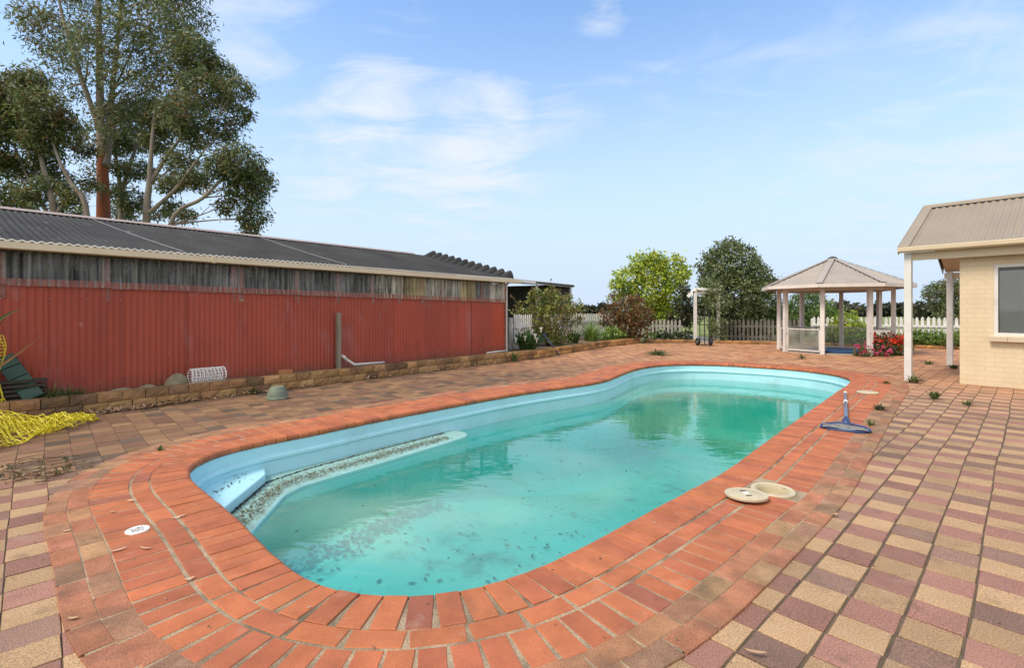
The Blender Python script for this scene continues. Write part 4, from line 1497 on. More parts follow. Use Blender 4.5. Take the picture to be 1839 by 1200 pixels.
# window
wf = MB()
for (xa, xb, za, zb) in ((win0, win0 + .055, wz0, wz1), (win1 - .055, win1, wz0, wz1), (win0 + .055, win1 - .055, wz0, wz0 + .055), (win0 + .055, win1 - .055, wz1 - .055, wz1), ((win0 + win1) / 2 - .03, (win0 + win1) / 2 + .03, wz0 + .055, wz1 - .055)):
    wf.box(((xa + xb) / 2, wy + .05, (za + zb) / 2), (xb - xa, .08, zb - za))
win = wf.build('window', M['white'], house, local=True)
b = MB(); b.box(((win0 + win1) / 2, wy + .055, (wz0 + wz1) / 2), (win1 - win0 - .11, .006, wz1 - wz0 - .11)); b.build('pane', M['glass'], win, local=True)
b = MB()
z = wz0 + .07
while z < wz1 - .1:
    b.box(((win0 + win1) / 2, wy + .085, z), (win1 - win0 - .13, .003, .046), M=Matrix.Rotation(math.radians(-14), 3, 'X')); z += .044
b.build('blind', M['blind'], win, local=True)
b = MB(); b.box(((win0 + win1) / 2, wy + .21, (wz0 + wz1) / 2), (win1 - win0, .01, wz1 - wz0)); b.build('room_side', M['dark'], win, local=True)
sl = MB()
for k in range(8):
    w_ = (win1 - win0 + .1) / 8
    sl.box((win0 - .05 + w_ * (k + .5), wy - .02, wz0 - .045), (w_ - .004, .16, .08), M=Matrix.Rotation(math.radians(7), 3, 'X'))
sl.build('sill', M['soffit'], win, local=True)
# roof: corrugated both slopes
hr = MB()
OV = 0.10
Wm = HW / 2
n = int((XE + .2) / 0.11 * 8)
xs = [-.12 + (XE + .2) * i / n for i in range(n + 1)]
zw = [0.016 * math.cos(2 * math.pi * x / 0.11) for x in xs]
hr.sheet([[(x, -OV, EH + .05 + z) for x, z in zip(xs, zw)], [(x, Wm, RH + z) for x, z in zip(xs, zw)], [(x, HW + OV, EH - .14 + z) for x, z in zip(xs, zw)]])
hroof = hr.build('roof', M['colorbond'], house, local=True, smooth=SM)
sf = MB()
sf.sheet([[(-.1, -OV + .02, EH - .02), (XE, -OV + .02, EH - .02)], [(-.1, Wm, RH - .08), (XE, Wm, RH - .08)], [(-.1, HW + OV, EH - .21), (XE, HW + OV, EH - .21)]])
sf.build('soffit', M['soffit'], hroof, local=True)
bc = MB()
for (ya, za, yb, zb) in ((-OV - .02, EH + .045, Wm, RH + .01), (HW + OV + .02, EH - .145, Wm, RH + .01)):
    bc.bar((-.06, ya, za + .02), (-.06, yb, zb + .02), .17, .012, up=(0, -(zb - za), abs(yb - ya)))
    bc.bar((-.142, ya, za - .05), (-.142, yb, zb - .05), .012, .15, up=(0, -(zb - za), abs(yb - ya)) if yb > ya else (0, (zb - za), abs(yb - ya)))
bc.build('barge_cap', M['colorbond'], hroof, local=True)
rc = MB(); rc.tube([(-.14, Wm, RH + .03), (XE, Wm, RH + .03)], .035, 8); rc.bar((-.14, Wm - .06, RH + .005), (XE, Wm - .06, RH + .005), .12, .01, up=(0, -.5, .87)); rc.build('ridge_cap', M['colorbond'], hroof, local=True)
gu = MB()
prof = [(-OV + .02, EH + .05), (-OV - .005, EH + .055), (-OV - .10, EH + .055), (-OV - .115, EH + .045), (-OV - .11, EH - .02), (-OV - .08, EH - .045), (-OV + .02, EH - .045)]
gu.sheet([[(-.13, p[0], p[1]) for p in prof], [(XE, p[0], p[1]) for p in prof]]); gu.add([(-.13, p[0], p[1]) for p in prof], [tuple(range(len(prof)))])
gu.build('gutter', M['cream'], house, local=True)
bm = MB()
bm.box((XE / 2, -0.02, EH - .12), (XE, .05, .15)); bm.box((WX / 2 + .2, HW, EH - .31), (WX + .6, .05, .15))
bm.build('verandah_beam', M['soffit'], house, local=True)
for (xa, ya) in ((0.0, 0.0), (0.0, HW)):
    b = MB(); hp = EH - .05 if ya == 0 else EH - .22; b.box((xa, ya - (.02 if ya == 0 else 0), hp / 2), (.11, .11, hp)); b.build('verandah_post', M['white'], house, local=True)


# ------------------------------------------------------------------ plants
def leaves(name, clumps, n, size, cols, parent, droop=0.0, aspect=0.35, shell_=0.55, up=0.0, squash=None, m='leaf', seed=0, spread=0.25):
    """many small leaf blades spread through clump volumes. clumps: (x,y,z,rx,ry,rz)"""
    r = np.random.default_rng(seed + 11)
    C = np.array([c[:6] for c in clumps], float)
    vol = C[:, 3] * C[:, 4] * C[:, 5]
    wgt = vol ** 0.72; wgt /= wgt.sum()
    idx = r.choice(len(C), n, p=wgt)
    D = r.normal(size=(n, 3)); D /= np.linalg.norm(D, axis=1)[:, None]
    rad = r.random(n) ** (1.0 / 3.0)
    rad = shell_ * (0.72 + 0.28 * r.random(n) ** .5) + (1 - shell_) * rad
    rad *= 1 + r.normal(0, spread * .35, n)
    # lumps inside each clump: twig ends
    Pn = C[idx, :3] + D * rad[:, None] * C[idx, 3:6]
    k = max(3, n // 14)
    tw = Pn[r.choice(n, k)]
    own = r.integers(0, k, n)
    tight = np.minimum(C[idx, 3], C[idx, 5])[:, None] * spread
    use = r.random(n) < .72
    Pt = tw[own] + r.normal(size=(n, 3)) * tight * .42
    P_ = np.where(use[:, None], Pt, Pn)
    # blade frame
    A = r.normal(size=(n, 3)); A[:, 2] = A[:, 2] * (1 - abs(droop)) - droop * 1.6 + up
    A /= np.linalg.norm(A, axis=1)[:, None]
    B = np.cross(A, r.normal(size=(n, 3))); B /= np.linalg.norm(B, axis=1)[:, None] + 1e-9
    Ls = size * (0.6 + 0.8 * r.random(n))[:, None]
    Ws = Ls * aspect * .5
    N_ = np.cross(A, B)
    v0 = P_; v1 = P_ + A * Ls * .5 + B * Ws + N_ * Ls * .06; v2 = P_ + A * Ls; v3 = P_ + A * Ls * .5 - B * Ws + N_ * Ls * .06
    V = np.stack([v0, v1, v2, v3], 1).reshape(-1, 3)
    Fq = np.arange(4 * n).reshape(n, 4)
    cols = np.array(cols)
    tcol = cols[r.integers(0, len(cols), k)]
    c = np.where(use[:, None], tcol[own], cols[r.integers(0, len(cols), n)])
    ctint = r.uniform(.72, 1.32, (len(C), 1)) * np.c_[r.uniform(.92, 1.12, len(C)), np.ones(len(C)), r.uniform(.85, 1.1, len(C))]
    c = c * ctint[idx] * (0.70 + 0.60 * r.random(n))[:, None]
    return npmesh(name, V, Fq, c, M[m], parent)


def limb(mb, a, b, r0, r1, bend=0.08, n=7, seed=0, sag=0.0):
    a = Vector(a); b = Vector(b)
    rr = random.Random(seed)
    L = (b - a).length
    j1 = Vector((rr.uniform(-1, 1), rr.uniform(-1, 1), rr.uniform(-.3, .3))) * L * bend
    j2 = Vector((rr.uniform(-1, 1), rr.uniform(-1, 1), rr.uniform(-.3, .3))) * L * bend
    pts = []
    for i in range(n + 1):
        t = i / n
        p = a.lerp(b, t) + j1 * (3 * t * (1 - t) ** 2) + j2 * (3 * t * t * (1 - t)) + Vector((0, 0, -sag * L * t * (1 - t)))
        pts.append(p)
    mb.tube(pts, [r0 + (r1 - r0) * (i / n) ** .8 for i in range(n + 1)], 8)
    return pts


GUM = [(0.11, 0.145, 0.05), (0.14, 0.175, 0.06), (0.19, 0.205, 0.075), (0.075, 0.10, 0.038), (0.24, 0.28, 0.16), (0.20, 0.14, 0.065), (0.11, 0.155, 0.065)]


def gum(name, label, basep, trunks, clumps, n, seed, tm='trunk_grey', red=0, group=None, size=0.19, trunk_specs=None):
    root = thing('gum_tree', basep, label, 'tree', group)
    for i, (pts, r0, r1) in enumerate(trunks):
        tb = MB()
        P = [Vector(p) for p in pts]
        # smooth through the points
        fine = []
        for k in range(len(P) - 1):
            for q in range(5):
                t = q / 5
                p0 = P[max(k - 1, 0)]; p1 = P[k]; p2 = P[k + 1]; p3 = P[min(k + 2, len(P) - 1)]
                fine.append(0.5 * ((2 * p1) + (p2 - p0) * t + (2 * p0 - 5 * p1 + 4 * p2 - p3) * t * t + (3 * p1 - p0 - 3 * p2 + p3) * t ** 3))
        fine.append(P[-1])
        m = len(fine) - 1
        tb.tube(fine, [r0 + (r1 - r0) * (k / m) for k in range(m + 1)], 10)
        tb.build('trunk', M['trunk_red' if i < red else tm], root, smooth=True)
    # limbs reach every clump from the nearest trunk point
    lb = MB()
    allp = [(Vector(p), r0 + (r1 - r0) * (k / max(1, len(pts) - 1))) for (pts, r0, r1) in trunks for k, p in enumerate(pts)]
    for i, c in enumerate(clumps):
        t = Vector(c[:3])
        cand = [(p, r) for p, r in allp if p.z < t.z - .3] or allp
        p, r = min(cand, key=lambda q: (q[0] - t).length + 0.6 * max(0, q[0].z - t.z + 1.0))
        pts = limb(lb, p, t, min(r * .55, .07), .012, .10, 7, seed * 97 + i)
        for q in range(3):
            e = t + Vector((random.uniform(-1, 1) * c[3], random.uniform(-1, 1) * c[4], random.uniform(-.5, 1) * c[5])) * .8
            limb(lb, pts[4 + q % 2], e, .018, .006, .12, 5, seed * 31 + i * 7 + q)
    lb.build('limb', M['trunk_grey'], root, smooth=True)
    leaves('crown', clumps, n, size, GUM, root, droop=.45, aspect=.30, shell_=.40, seed=seed, spread=.42)
    return root


def cl(px, py, Y, r, ry=None, rz=None):
    p = at(px, py, Y)
    s = Y / F
    return (p.x, p.y, p.z, r * s, (ry or r) * s, (rz or r * .8) * s)


TY = 24.0


def tp_(px, py, Y): return tuple(at(px, py, Y))


def gz0(px, Y): return (px - CX) / F * Y


# main gum with the thick red trunk
gum('gum', 'tallest gum tree with thick red brown trunk rising behind the shed', (gz0(186, TY), TY, 0),
    [([(gz0(186, TY), TY, 0), tp_(186, 400, TY), tp_(185, 330, TY), tp_(183, 270, TY), tp_(180, 200, TY), tp_(178, 60, TY), tp_(172, -60, TY), tp_(165, -170, TY)], .335, .045),
     ([tp_(190, 300, TY), tp_(196, 230, TY + .3), tp_(202, 160, TY + .6), tp_(214, 40, TY + 1), tp_(225, -90, TY + 1.2)], .20, .04),
     ([tp_(180, 235, TY), tp_(150, 150, TY - .4), tp_(120, 60, TY - 1), tp_(100, -30, TY - 1)], .14, .04)],
    [cl(205, 60, TY, 60), cl(270, 40, TY - 1, 62), cl(310, 90, TY, 60), cl(330, 25, TY + 1, 45), cl(225, 150, TY - 1, 55), cl(290, 160, TY + 1, 55), cl(160, 90, TY - 1.5, 48),
     cl(90, 55, TY, 50), cl(110, 105, TY + 1, 36), cl(60, 30, TY - 1, 34), cl(150, -40, TY, 70), cl(240, -60, TY, 80), cl(320, -50, TY, 60), cl(100, -60, TY + 1, 60), cl(200, -160, TY, 80),
     cl(190, 215, TY - 1, 34), cl(250, 215, TY, 38), cl(120, 160, TY + 1, 26), cl(340, 130, TY - 1, 40), cl(150, 235, TY + .5, 22), cl(160, 300, TY + 1, 18), cl(215, 330, TY + 1.5, 16)],
    40000, 1, red=1)
# slimmer gum to its right, leaning limbs over the shed roof
TB = 22.5
gum('gum', 'slim grey trunked gum tree with limbs spreading right over the shed roof', (gz0(263, TB), TB, 0),
    [([(gz0(262, TB), TB, 0), tp_(263, 395, TB), tp_(268, 330, TB), tp_(272, 270, TB), tp_(278, 200, TB + .4), tp_(288, 150, TB + 1)], .19, .015),
     ([tp_(268, 330, TB), tp_(300, 280, TB + .3), tp_(325, 245, TB + .5), tp_(350, 190, TB + .5)], .11, .03),
     ([tp_(264, 385, TB), tp_(310, 345, TB - .3), tp_(345, 300, TB - .5), tp_(370, 265, TB - .5)], .10, .03),
     ([(gz0(290, TB), TB + .3, 0.5), tp_(305, 405, TB - .6), tp_(365, 355, TB - .8), tp_(410, 310, TB - 1), tp_(440, 285, TB - 1)], .11, .03)],
    [cl(345, 90, TB, 40), cl(370, 160, TB, 44), cl(395, 130, TB + 1, 30), cl(425, 160, TB - .5, 26), cl(425, 205, TB, 26), cl(330, 200, TB - 1, 42), cl(300, 215, TB + 1, 34), cl(355, 245, TB, 30),
     cl(400, 235, TB + .6, 28), cl(430, 290, TB - 1, 40), cl(462, 320, TB - .5, 30), cl(440, 345, TB, 36), cl(455, 390, TB, 26), cl(395, 300, TB - 1, 28), cl(325, 290, TB + .5, 30), cl(345, 320, TB, 24),
     cl(305, 330, TB, 22), cl(280, 255, TB + 1, 26), cl(405, 370, TB, 18), cl(445, 415, TB, 16), cl(310, 375, TB + .5, 20), cl(335, 385, TB, 16), cl(285, 385, TB + 1, 14), cl(365, 325, TB, 16)],
    30000, 2, tm='trunk_grey')
# thin double-stemmed gum between them
TD = 26.0
gum('gum', 'thin pale double stemmed gum tree between the two larger trunks', (gz0(218, TD), TD, 0),
    [([(gz0(217, TD), TD, 0), tp_(218, 390, TD), tp_(217, 345, TD), tp_(208, 280, TD), tp_(206, 200, TD)], .19, .04),
     ([tp_(218, 345, TD), tp_(232, 300, TD), tp_(250, 245, TD), tp_(262, 180, TD)], .12, .03)],
    [cl(210, 255, TD, 28), cl(245, 250, TD + 1, 30), cl(250, 305, TD, 24), cl(215, 300, TD - 1, 18), cl(240, 360, TD, 26), cl(215, 375, TD + 1, 20), cl(262, 200, TD, 30), cl(205, 200, TD, 26), cl(228, 395, TD + 1, 18), cl(205, 345, TD, 14)],
    12000, 3, tm='trunk_grey')
# the left group
TL = 20.5
gum('gum', 'low spreading gum tree with forked grey stems at the left end of the shed', (gz0(95, TL), TL, 0),
    [([(gz0(100, TL), TL, 0), tp_(97, 390, TL), tp_(85, 330, TL), tp_(70, 265, TL), tp_(60, 200, TL)], .16, .04),
     ([tp_(100, 420, TL), tp_(92, 395, TL), tp_(55, 330, TL + .5), tp_(25, 260, TL + .5)], .11, .03),
     ([(gz0(165, TL), TL - .3, 0), tp_(157, 390, TL - .3), tp_(128, 330, TL - .3), tp_(105, 285, TL - .3), tp_(88, 235, TL)], .13, .03)],
    [cl(35, 165, TL, 42), cl(75, 190, TL - .5, 42), cl(105, 225, TL, 32), cl(30, 230, TL + .5, 45), cl(75, 250, TL, 34), cl(-30, 190, TL, 55), cl(-40, 280, TL, 50), cl(40, 300, TL + 1, 30), cl(105, 325, TL + 1, 26),
     cl(130, 355, TL, 22), cl(60, 350, TL, 26), cl(20, 345, TL, 26), cl(85, 285, TL + .6, 26), cl(30, 375, TL + 1, 20), cl(160, 330, TL + 1.5, 18), cl(150, 265, TL + 2, 20), cl(55, 140, TL, 26), cl(140, 390, TL + 1, 14), cl(110, 375, TL + 1, 16), cl(50, 385, TL + 1, 16), cl(15, 395, TL + 1, 16), cl(80, 330, TL, 18)],
    30000, 4, tm='trunk_grey')


def shrub(name, label, cat, base_, clumps, n, size, cols, seed, stems=6, stem_r=.02, stem_m='bark', droop=0.0, aspect=.5, shell_=.6, up=.2, spread=.3, stem_top=.75, group=None, kind=None, flower=None):
    root = thing(name, base_, label, cat, group)
    b = MB()
    base_ = Vector(base_)
    for i in range(stems):
        c = clumps[i % len(clumps)]
        e = Vector(c[:3]) + Vector((random.uniform(-.5, .5) * c[3], random.uniform(-.5, .5) * c[4], random.uniform(-.2, .5) * c[5]))
        s0 = base_ + Vector((random.uniform(-1, 1), random.uniform(-1, 1), 0)) * stem_r * 2.5
        limb(b, s0, s0.lerp(e, stem_top + .2), stem_r, stem_r * .3, .1, 6, seed * 13 + i)
    b.build('trunk' if name.endswith('tree') else 'stem', M[stem_m], root, smooth=True)
    leaves('crown' if name.endswith('tree') else 'foliage', clumps, n, size, cols, root, droop=droop, aspect=aspect, shell_=shell_, seed=seed, up=up, spread=spread)
    if flower:
        fn, fsize, fcols, fclumps = flower
        tag(leaves('flower', fclumps, fn, fsize, fcols, root, aspect=.9, shell_=.95, seed=seed + 50, m='petal', spread=.18, up=.4), kind='stuff')
    return root


LIME = [(0.32, 0.42, 0.04), (0.38, 0.46, 0.055), (0.25, 0.35, 0.035), (0.42, 0.47, 0.08), (0.18, 0.27, 0.035)]
Yl = 24.5
shrub('lime_tree', 'airy lime green young tree beside the arbour', 'tree', (gz0(1172, Yl), Yl, 0),
      [cl(1165, 485, Yl, 34), cl(1130, 500, Yl, 28), cl(1205, 495, Yl, 30), cl(1165, 530, Yl, 40), cl(1125, 535, Yl + .5, 24), cl(1210, 535, Yl, 28), cl(1180, 470, Yl + .3, 20), cl(1150, 468, Yl, 16), cl(1215, 470, Yl, 14), cl(1190, 565, Yl - .3, 26), cl(1150, 565, Yl, 22), cl(1228, 490, Yl + .5, 14), cl(1108, 510, Yl, 12)],
      9500, .16, LIME, 21, stems=14, stem_r=.045, spread=.42, shell_=.5, aspect=.55)
DKG = [(0.115, 0.155, 0.06), (0.15, 0.195, 0.075), (0.20, 0.24, 0.095), (0.08, 0.11, 0.045), (0.25, 0.28, 0.14)]
Yd = 22.6
shrub('dense_tree', 'dense rounded dark green tree beside the gazebo', 'tree', (gz0(1325, Yd), Yd, 0),
      [cl(1318, 480, Yd, 46, rz=44), cl(1290, 500, Yd, 34), cl(1345, 500, Yd, 40), cl(1318, 530, Yd, 56), cl(1360, 545, Yd, 36), cl(1283, 545, Yd - .2, 30), cl(1330, 575, Yd, 48), cl(1372, 585, Yd + .4, 30), cl(1376, 515, Yd, 22), cl(1268, 475, Yd, 16), cl(1275, 460, Yd, 12), cl(1300, 590, Yd - .2, 26), cl(1272, 512, 21.6, 17), cl(1262, 522, 21.3, 9), cl(1290, 545, 20.8, 20), cl(1288, 580, 20.8, 17), cl(1292, 600, 20.8, 14), cl(1283, 520, 20.9, 16), cl(1308, 452, Yd, 28), cl(1300, 610, Yd - .2, 14), cl(1345, 600, Yd, 34)],
      34000, .12, DKG, 22, stems=12, stem_r=.06, spread=.22, shell_=.8, aspect=.5)
shrub('dark_shrub', 'dark leafy shrub in shade left of the arbour post', 'shrub', (gz0(1225, 22.8), 22.8, 0),
      [cl(1235, 545, 22.8, 22), cl(1220, 570, 22.8, 22), cl(1240, 575, 22.6, 18), cl(1258, 540, 22.4, 10), cl(1205, 585, 22.8, 16), cl(1225, 520, 22.9, 12)], 2600, .12, [(0.03, 0.045, 0.02), (0.045, 0.055, 0.025), (0.06, 0.045, 0.03)], 23, stems=7)
YG = [(0.20, 0.24, 0.05), (0.27, 0.30, 0.06), (0.15, 0.19, 0.045), (0.32, 0.32, 0.08), (0.24, 0.17, 0.07)]
Ys = 16.6
shrub('tall_shrub', 'tall straggly yellow green shrub at the shed corner', 'shrub', (gz0(985, Ys), Ys, .15),
      [cl(975, 545, Ys, 30), cl(1005, 550, Ys, 30), cl(945, 565, Ys, 22), cl(1025, 570, Ys + .4, 22), cl(980, 575, Ys - .2, 34), cl(1000, 600, Ys, 26), cl(960, 590, Ys, 20), cl(1035, 550, Ys, 12), cl(990, 525, Ys, 14), cl(1000, 612, Ys - .2, 16), cl(930, 545, Ys, 8), cl(920, 530, Ys + .2, 6), cl(958, 525, Ys, 8)],
      5200, .10, YG, 24, stems=22, stem_r=.02, spread=.32, shell_=.45, stem_top=.8)
RB = [(0.20, 0.09, 0.05), (0.25, 0.13, 0.055), (0.15, 0.11, 0.05), (0.13, 0.14, 0.05), (0.29, 0.16, 0.07)]
Yr = 20.6
shrub('red_leaf_shrub', 'bronze red leaved shrub in front of the lime green tree', 'shrub', (gz0(1128, Yr), Yr, .1),
      [cl(1125, 560, Yr, 32), cl(1100, 570, Yr, 24), cl(1150, 570, Yr, 24), cl(1120, 590, Yr, 30), cl(1145, 595, Yr, 22), cl(1095, 545, Yr, 12), cl(1105, 535, Yr, 10), cl(1140, 540, Yr, 16), cl(1085, 585, Yr + .3, 10), cl(1165, 560, Yr, 10)],
      4200, .12, RB, 25, stems=16, stem_r=.022, spread=.3, shell_=.45)
GRN = [(0.14, 0.23, 0.04), (0.18, 0.28, 0.05), (0.10, 0.17, 0.035), (0.22, 0.31, 0.07)]


def strap_clump(name, label, cat, base_, n, L, w, cols, seed, spread=1.0, mat_='leaf', group=None, flowers=0):
    """a tuft of arching strap leaves"""
    r = random.Random(seed)
    root = thing(name, base_, label, cat, group)
    base_ = Vector(base_)
    mb = MB()
    for i in range(n):
        a = r.uniform(0, 6.283); lean = r.uniform(.15, 1.0) * spread
        l_ = L * r.uniform(.55, 1.1)
        d = Vector((math.cos(a), math.sin(a), 0)); sd = Vector((-d.y, d.x, 0))
        b0 = base_ + d * r.uniform(0, L * .25 * spread) + sd * r.uniform(-.1, .1) * L
        rows = []
        for k in range(6):
            t = k / 5
            p = b0 + d * (l_ * lean * (t ** 1.4) * .8) + Vector((0, 0, l_ * (t - .62 * lean * t * t)))
            p.z = max(p.z, base_.z + .004)
            ww = w * (1 - t ** 2.2) * .5 + .0008
            rows.append([p - sd * ww, p + Vector((0, 0, -ww * .3)), p + sd * ww])
        mb.sheet(rows, col=jit(r.choice(cols), .2))
    mb.build('foliage', M[mat_], root)
    if flowers:
        for i in range(flowers):
            a = r.uniform(0, 6.283)
            p = base_ + Vector((-.42 + .84 * (i + r.random()) / flowers, -.42 - r.uniform(0, .14), L * (.42 + .55 * ((i * 5) % 7) / 7)))
            fb2 = MB()
            fb2.tube([Vector((base_.x + (p.x - base_.x) * .3, base_.y + (p.y - base_.y) * .3, base_.z)), p], .007, 5, col=(.10, .17, .05))
            fb2.lathe(p, [(.010, -.06), (.02, 0), (.034, .045), (.058, .075), (.048, .082), (.012, .03)], 10, col=(.80, .80, .74))
            fb2.build('flower', M['petal'], root, smooth=True)
    return root


strap_clump('lily', 'arum lily clump with white funnel flowers at the shed corner', 'plant', Vector((gz0(948, 14.5), 14.5, .17)), 190, .76, .11, [(0.11, 0.19, 0.055), (0.15, 0.24, 0.07), (0.08, 0.15, 0.045)], 31, 1.05, flowers=9)
strap_clump('agapanthus', 'fresh green strap leaved clump under the white fence', 'plant', Vector((gz0(1062, 19.2), 19.2, .17)), 150, .95, .04, GRN, 32, 1.0)
strap_clump('agapanthus', 'low dark strap leaved clump between the tall shrub and the fence', 'plant', Vector((gz0(1028, 18.2), 18.0, .17)), 110, .7, .04, [(0.05, .09, .025), (.08, .13, .03)], 33, 1.0)
shrub('low_shrub', 'low mid green shrub at the foot of the bronze red shrub', 'shrub', (gz0(1098, 19.9), 19.9, .15), [cl(1098, 600, 19.9, 16), cl(1110, 605, 20, 14), cl(1085, 608, 19.7, 12), cl(1170, 605, 21.4, 10)], 1500, .10, GRN, 34, stems=5, stem_r=.012)
shrub('low_shrub', 'dark low groundcover shrub along the worn fence by the arbour', 'shrub', (gz0(1212, 21.5), 21.5, .06), [cl(1190, 603, 21.6, 14, rz=8), cl(1212, 603, 21.5, 16, rz=9), cl(1235, 603, 21.4, 14, rz=8)], 1400, .09, [(0.045, .075, .022), (.06, .10, .03), (.03, .05, .02)], 35, stems=5, stem_r=.01)

# green growth along the far right fence and behind the gazebo
Yh = 20.5
shrub('round_shrub', 'large rounded green shrub behind the gazebo posts', 'shrub', (gz0(1450, 22.5), 22.5, 0), [cl(1450, 560, 22.5, 40), cl(1425, 570, 22.5, 30), cl(1475, 565, 22.5, 32), cl(1450, 590, 22.3, 40, rz=26), cl(1402, 580, 22.8, 26), cl(1450, 538, 22.5, 22)], 7000, .12, [(0.09, .16, .04), (.125, .20, .05), (.16, .24, .065), (.06, .10, .03)], 36, stems=9, stem_r=.03, shell_=.7)
shrub('bright_shrub', 'bright yellow green shrub against the white fence inside the gazebo view', 'shrub', (gz0(1520, 19.6), 19.6, .05), [cl(1520, 578, 19.6, 22), cl(1505, 588, 19.6, 18), cl(1538, 590, 19.5, 18), cl(1520, 600, 19.4, 24)], 2400, .10, LIME, 37, stems=7, stem_r=.015)
gx = [(1440, 21.0, 16, 'weedy green clump behind the gazebo glass, left end'), (1480, 19.9, 18, 'weedy green clump with small flowers behind the gazebo floor'), (1550, 18.9, 18, 'weedy green clump left of the red flowering bush'),
      (1590, 18.6, 18, 'weedy green clump behind the red flowering bush'), (1650, 18.4, 22, 'bright weedy growth under the white fence beside the front verandah post'), (1685, 17.9, 20, 'weedy growth under the white fence beside the rear verandah post'), (1725, 17.4, 20, 'weedy growth partly hidden by the house wall')]
for i, (px, Y, rr, lab) in enumerate(gx):
    shrub('weed_clump', lab, 'plant', (gz0(px, Y), Y, .05), [cl(px, 608 + (Y < 18.5) * 2, Y, rr, rz=rr * .75), cl(px - rr, 612, Y, rr * .8, rz=rr * .5), cl(px + rr, 612, Y, rr * .8, rz=rr * .5)], 2000, .085, GRN + [(0.17, .20, .05)], 40 + i, stems=5, stem_r=.008, shell_=.5, up=.6,
          group='weedy clumps along the far fence')
# red and pink flowering bush
Yf = 14.7
fx = shrub('flowering_bush', 'red and pink flowering geranium bush at the gazebo corner', 'flower bush', (gz0(1590, Yf), Yf, 0),
           [cl(1600, 620, Yf + .3, 26, rz=20), cl(1575, 628, Yf + .2, 22, rz=14), cl(1615, 625, Yf + .5, 20, rz=18), cl(1550, 634, Yf - .1, 16, rz=9)], 2600, .075, [(0.06, .10, .025), (.09, .13, .035), (.13, .14, .05)], 60, stems=10, stem_r=.012, shell_=.6,
           flower=(330, .065, [(0.50, 0.03, 0.03), (0.55, 0.05, 0.025), (0.58, .08, .04)], [cl(1608, 608, Yf + .1, 20, rz=10), cl(1618, 618, Yf, 12, rz=12), cl(1595, 615, Yf, 12, rz=8)]))
tag(leaves('flower', [cl(1575, 617, Yf - .1, 20, rz=9), cl(1550, 628, Yf - .3, 16, rz=9), cl(1560, 632, Yf - .3, 14, rz=7), cl(1590, 632, Yf - .3, 14, rz=6)], 260, .06, [(0.46, .06, .15), (.52, .10, .19), (.38, .03, .09)], fx, aspect=.9, shell_=.95, seed=99, m='petal', spread=.18, up=.4), kind='stuff')

# far trees beyond the paddock
PINE = [(0.018, .026, .014), (.026, .034, .018), (.035, .045, .022)]
FGUM = [(0.05, .065, .03), (.075, .085, .04), (.09, .075, .045), (.04, .05, .028)]
far = [(1506, 560, 90, 26, 'olive', 'distant olive gum behind the gazebo, left of its middle posts'), (1535, 552, 95, 22, 'olive', 'distant gum with open rounded top seen through the gazebo'),
       (1572, 560, 110, 20, 'pine', 'distant dark pine seen right of the front gazebo post'), (1603, 556, 110, 24, 'pine', 'distant dark pine between the gazebo and the verandah post'), (1622, 553, 112, 16, 'pine', 'distant dark pine beside the front verandah post'),
       (1650, 555, 70, 24, 'olive', 'distant low brownish trees left of the big far gum'), (1760, 540, 60, 40, 'olive', 'distant gum mostly hidden by the house wall'),
       (1395, 565, 120, 26, 'olive', 'distant tree between the dense tree and the gazebo'), (1270, 558, 130, 14, 'pine', 'distant dark trees seen through the arbour'), (1232, 556, 130, 16, 'pine', 'distant dark tree left of the arbour'),
       (1085, 553, 140, 12, 'pine', 'distant dark treetop above the white fence, nearer the bronze shrub'), (1062, 555, 140, 10, 'olive', 'distant low treetop above the white fence, nearer the tall shrub'), (1045, 557, 145, 10, 'pine', 'distant low dark treetop behind the tall shrub')]
for i, (px, py, Y, rr, kind_, lab) in enumerate(far):
    cols = PINE if kind_ == 'pine' else FGUM
    x0 = gz0(px, Y)
    rt = thing('far_tree', (x0, Y, 0), lab, 'tree', 'distant trees beyond the paddock')
    s_ = Y / F
    b = MB()
    zt = CAM_H + (HY - py) * s_ + rr * s_ * .3
    limb(b, (x0, Y, 0), (x0, Y, max(zt, 1.5)), .2, .06, .03, 5, i)
    rr_ = random.Random(i)
    cls = []
    for k in range(7):
        cls.append(cl(px + rr_.uniform(-.9, .9) * rr, py - rr_.uniform(-.5, .7) * rr * .55 + 3, Y + rr_.uniform(-2, 2), rr * rr_.uniform(.35, .6), rz=rr * rr_.uniform(.25, .42)))
    cls.append(cl(px, min(py + rr * .4, 556), Y, rr, rz=rr * .3))
    for c in cls[:5]: limb(b, (x0, Y, max(.5, zt * .4)), c[:3], .1, .03, .06, 5, i * 9)
    b.build('trunk', M['bark'], rt)
    leaves('crown', cls, 1100, .013 * Y * .55, cols, rt, aspect=.6, shell_=.5, seed=200 + i, spread=.4)
# big gum behind the verandah posts
Yb = 48
gum('gum', 'large dark spreading gum tree in the distance between the verandah posts', (gz0(1700, Yb), Yb, 0),
    [([(gz0(1702, Yb), Yb, 0), tp_(1700, 560, Yb), tp_(1696, 545, Yb), tp_(1690, 525, Yb)], .35, .1), ([tp_(1700, 560, Yb), tp_(1715, 535, Yb), tp_(1722, 520, Yb)], .22, .08)],
    [cl(1695, 520, Yb, 22), cl(1675, 522, Yb, 16), cl(1715, 515, Yb, 24), cl(1740, 520, Yb, 26), cl(1690, 540, Yb, 20), cl(1710, 550, Yb, 20), cl(1668, 530, Yb, 8), cl(1735, 550, Yb, 22), cl(1690, 560, Yb, 16), cl(1720, 565, Yb, 20)], 6000, 77, size=.3)
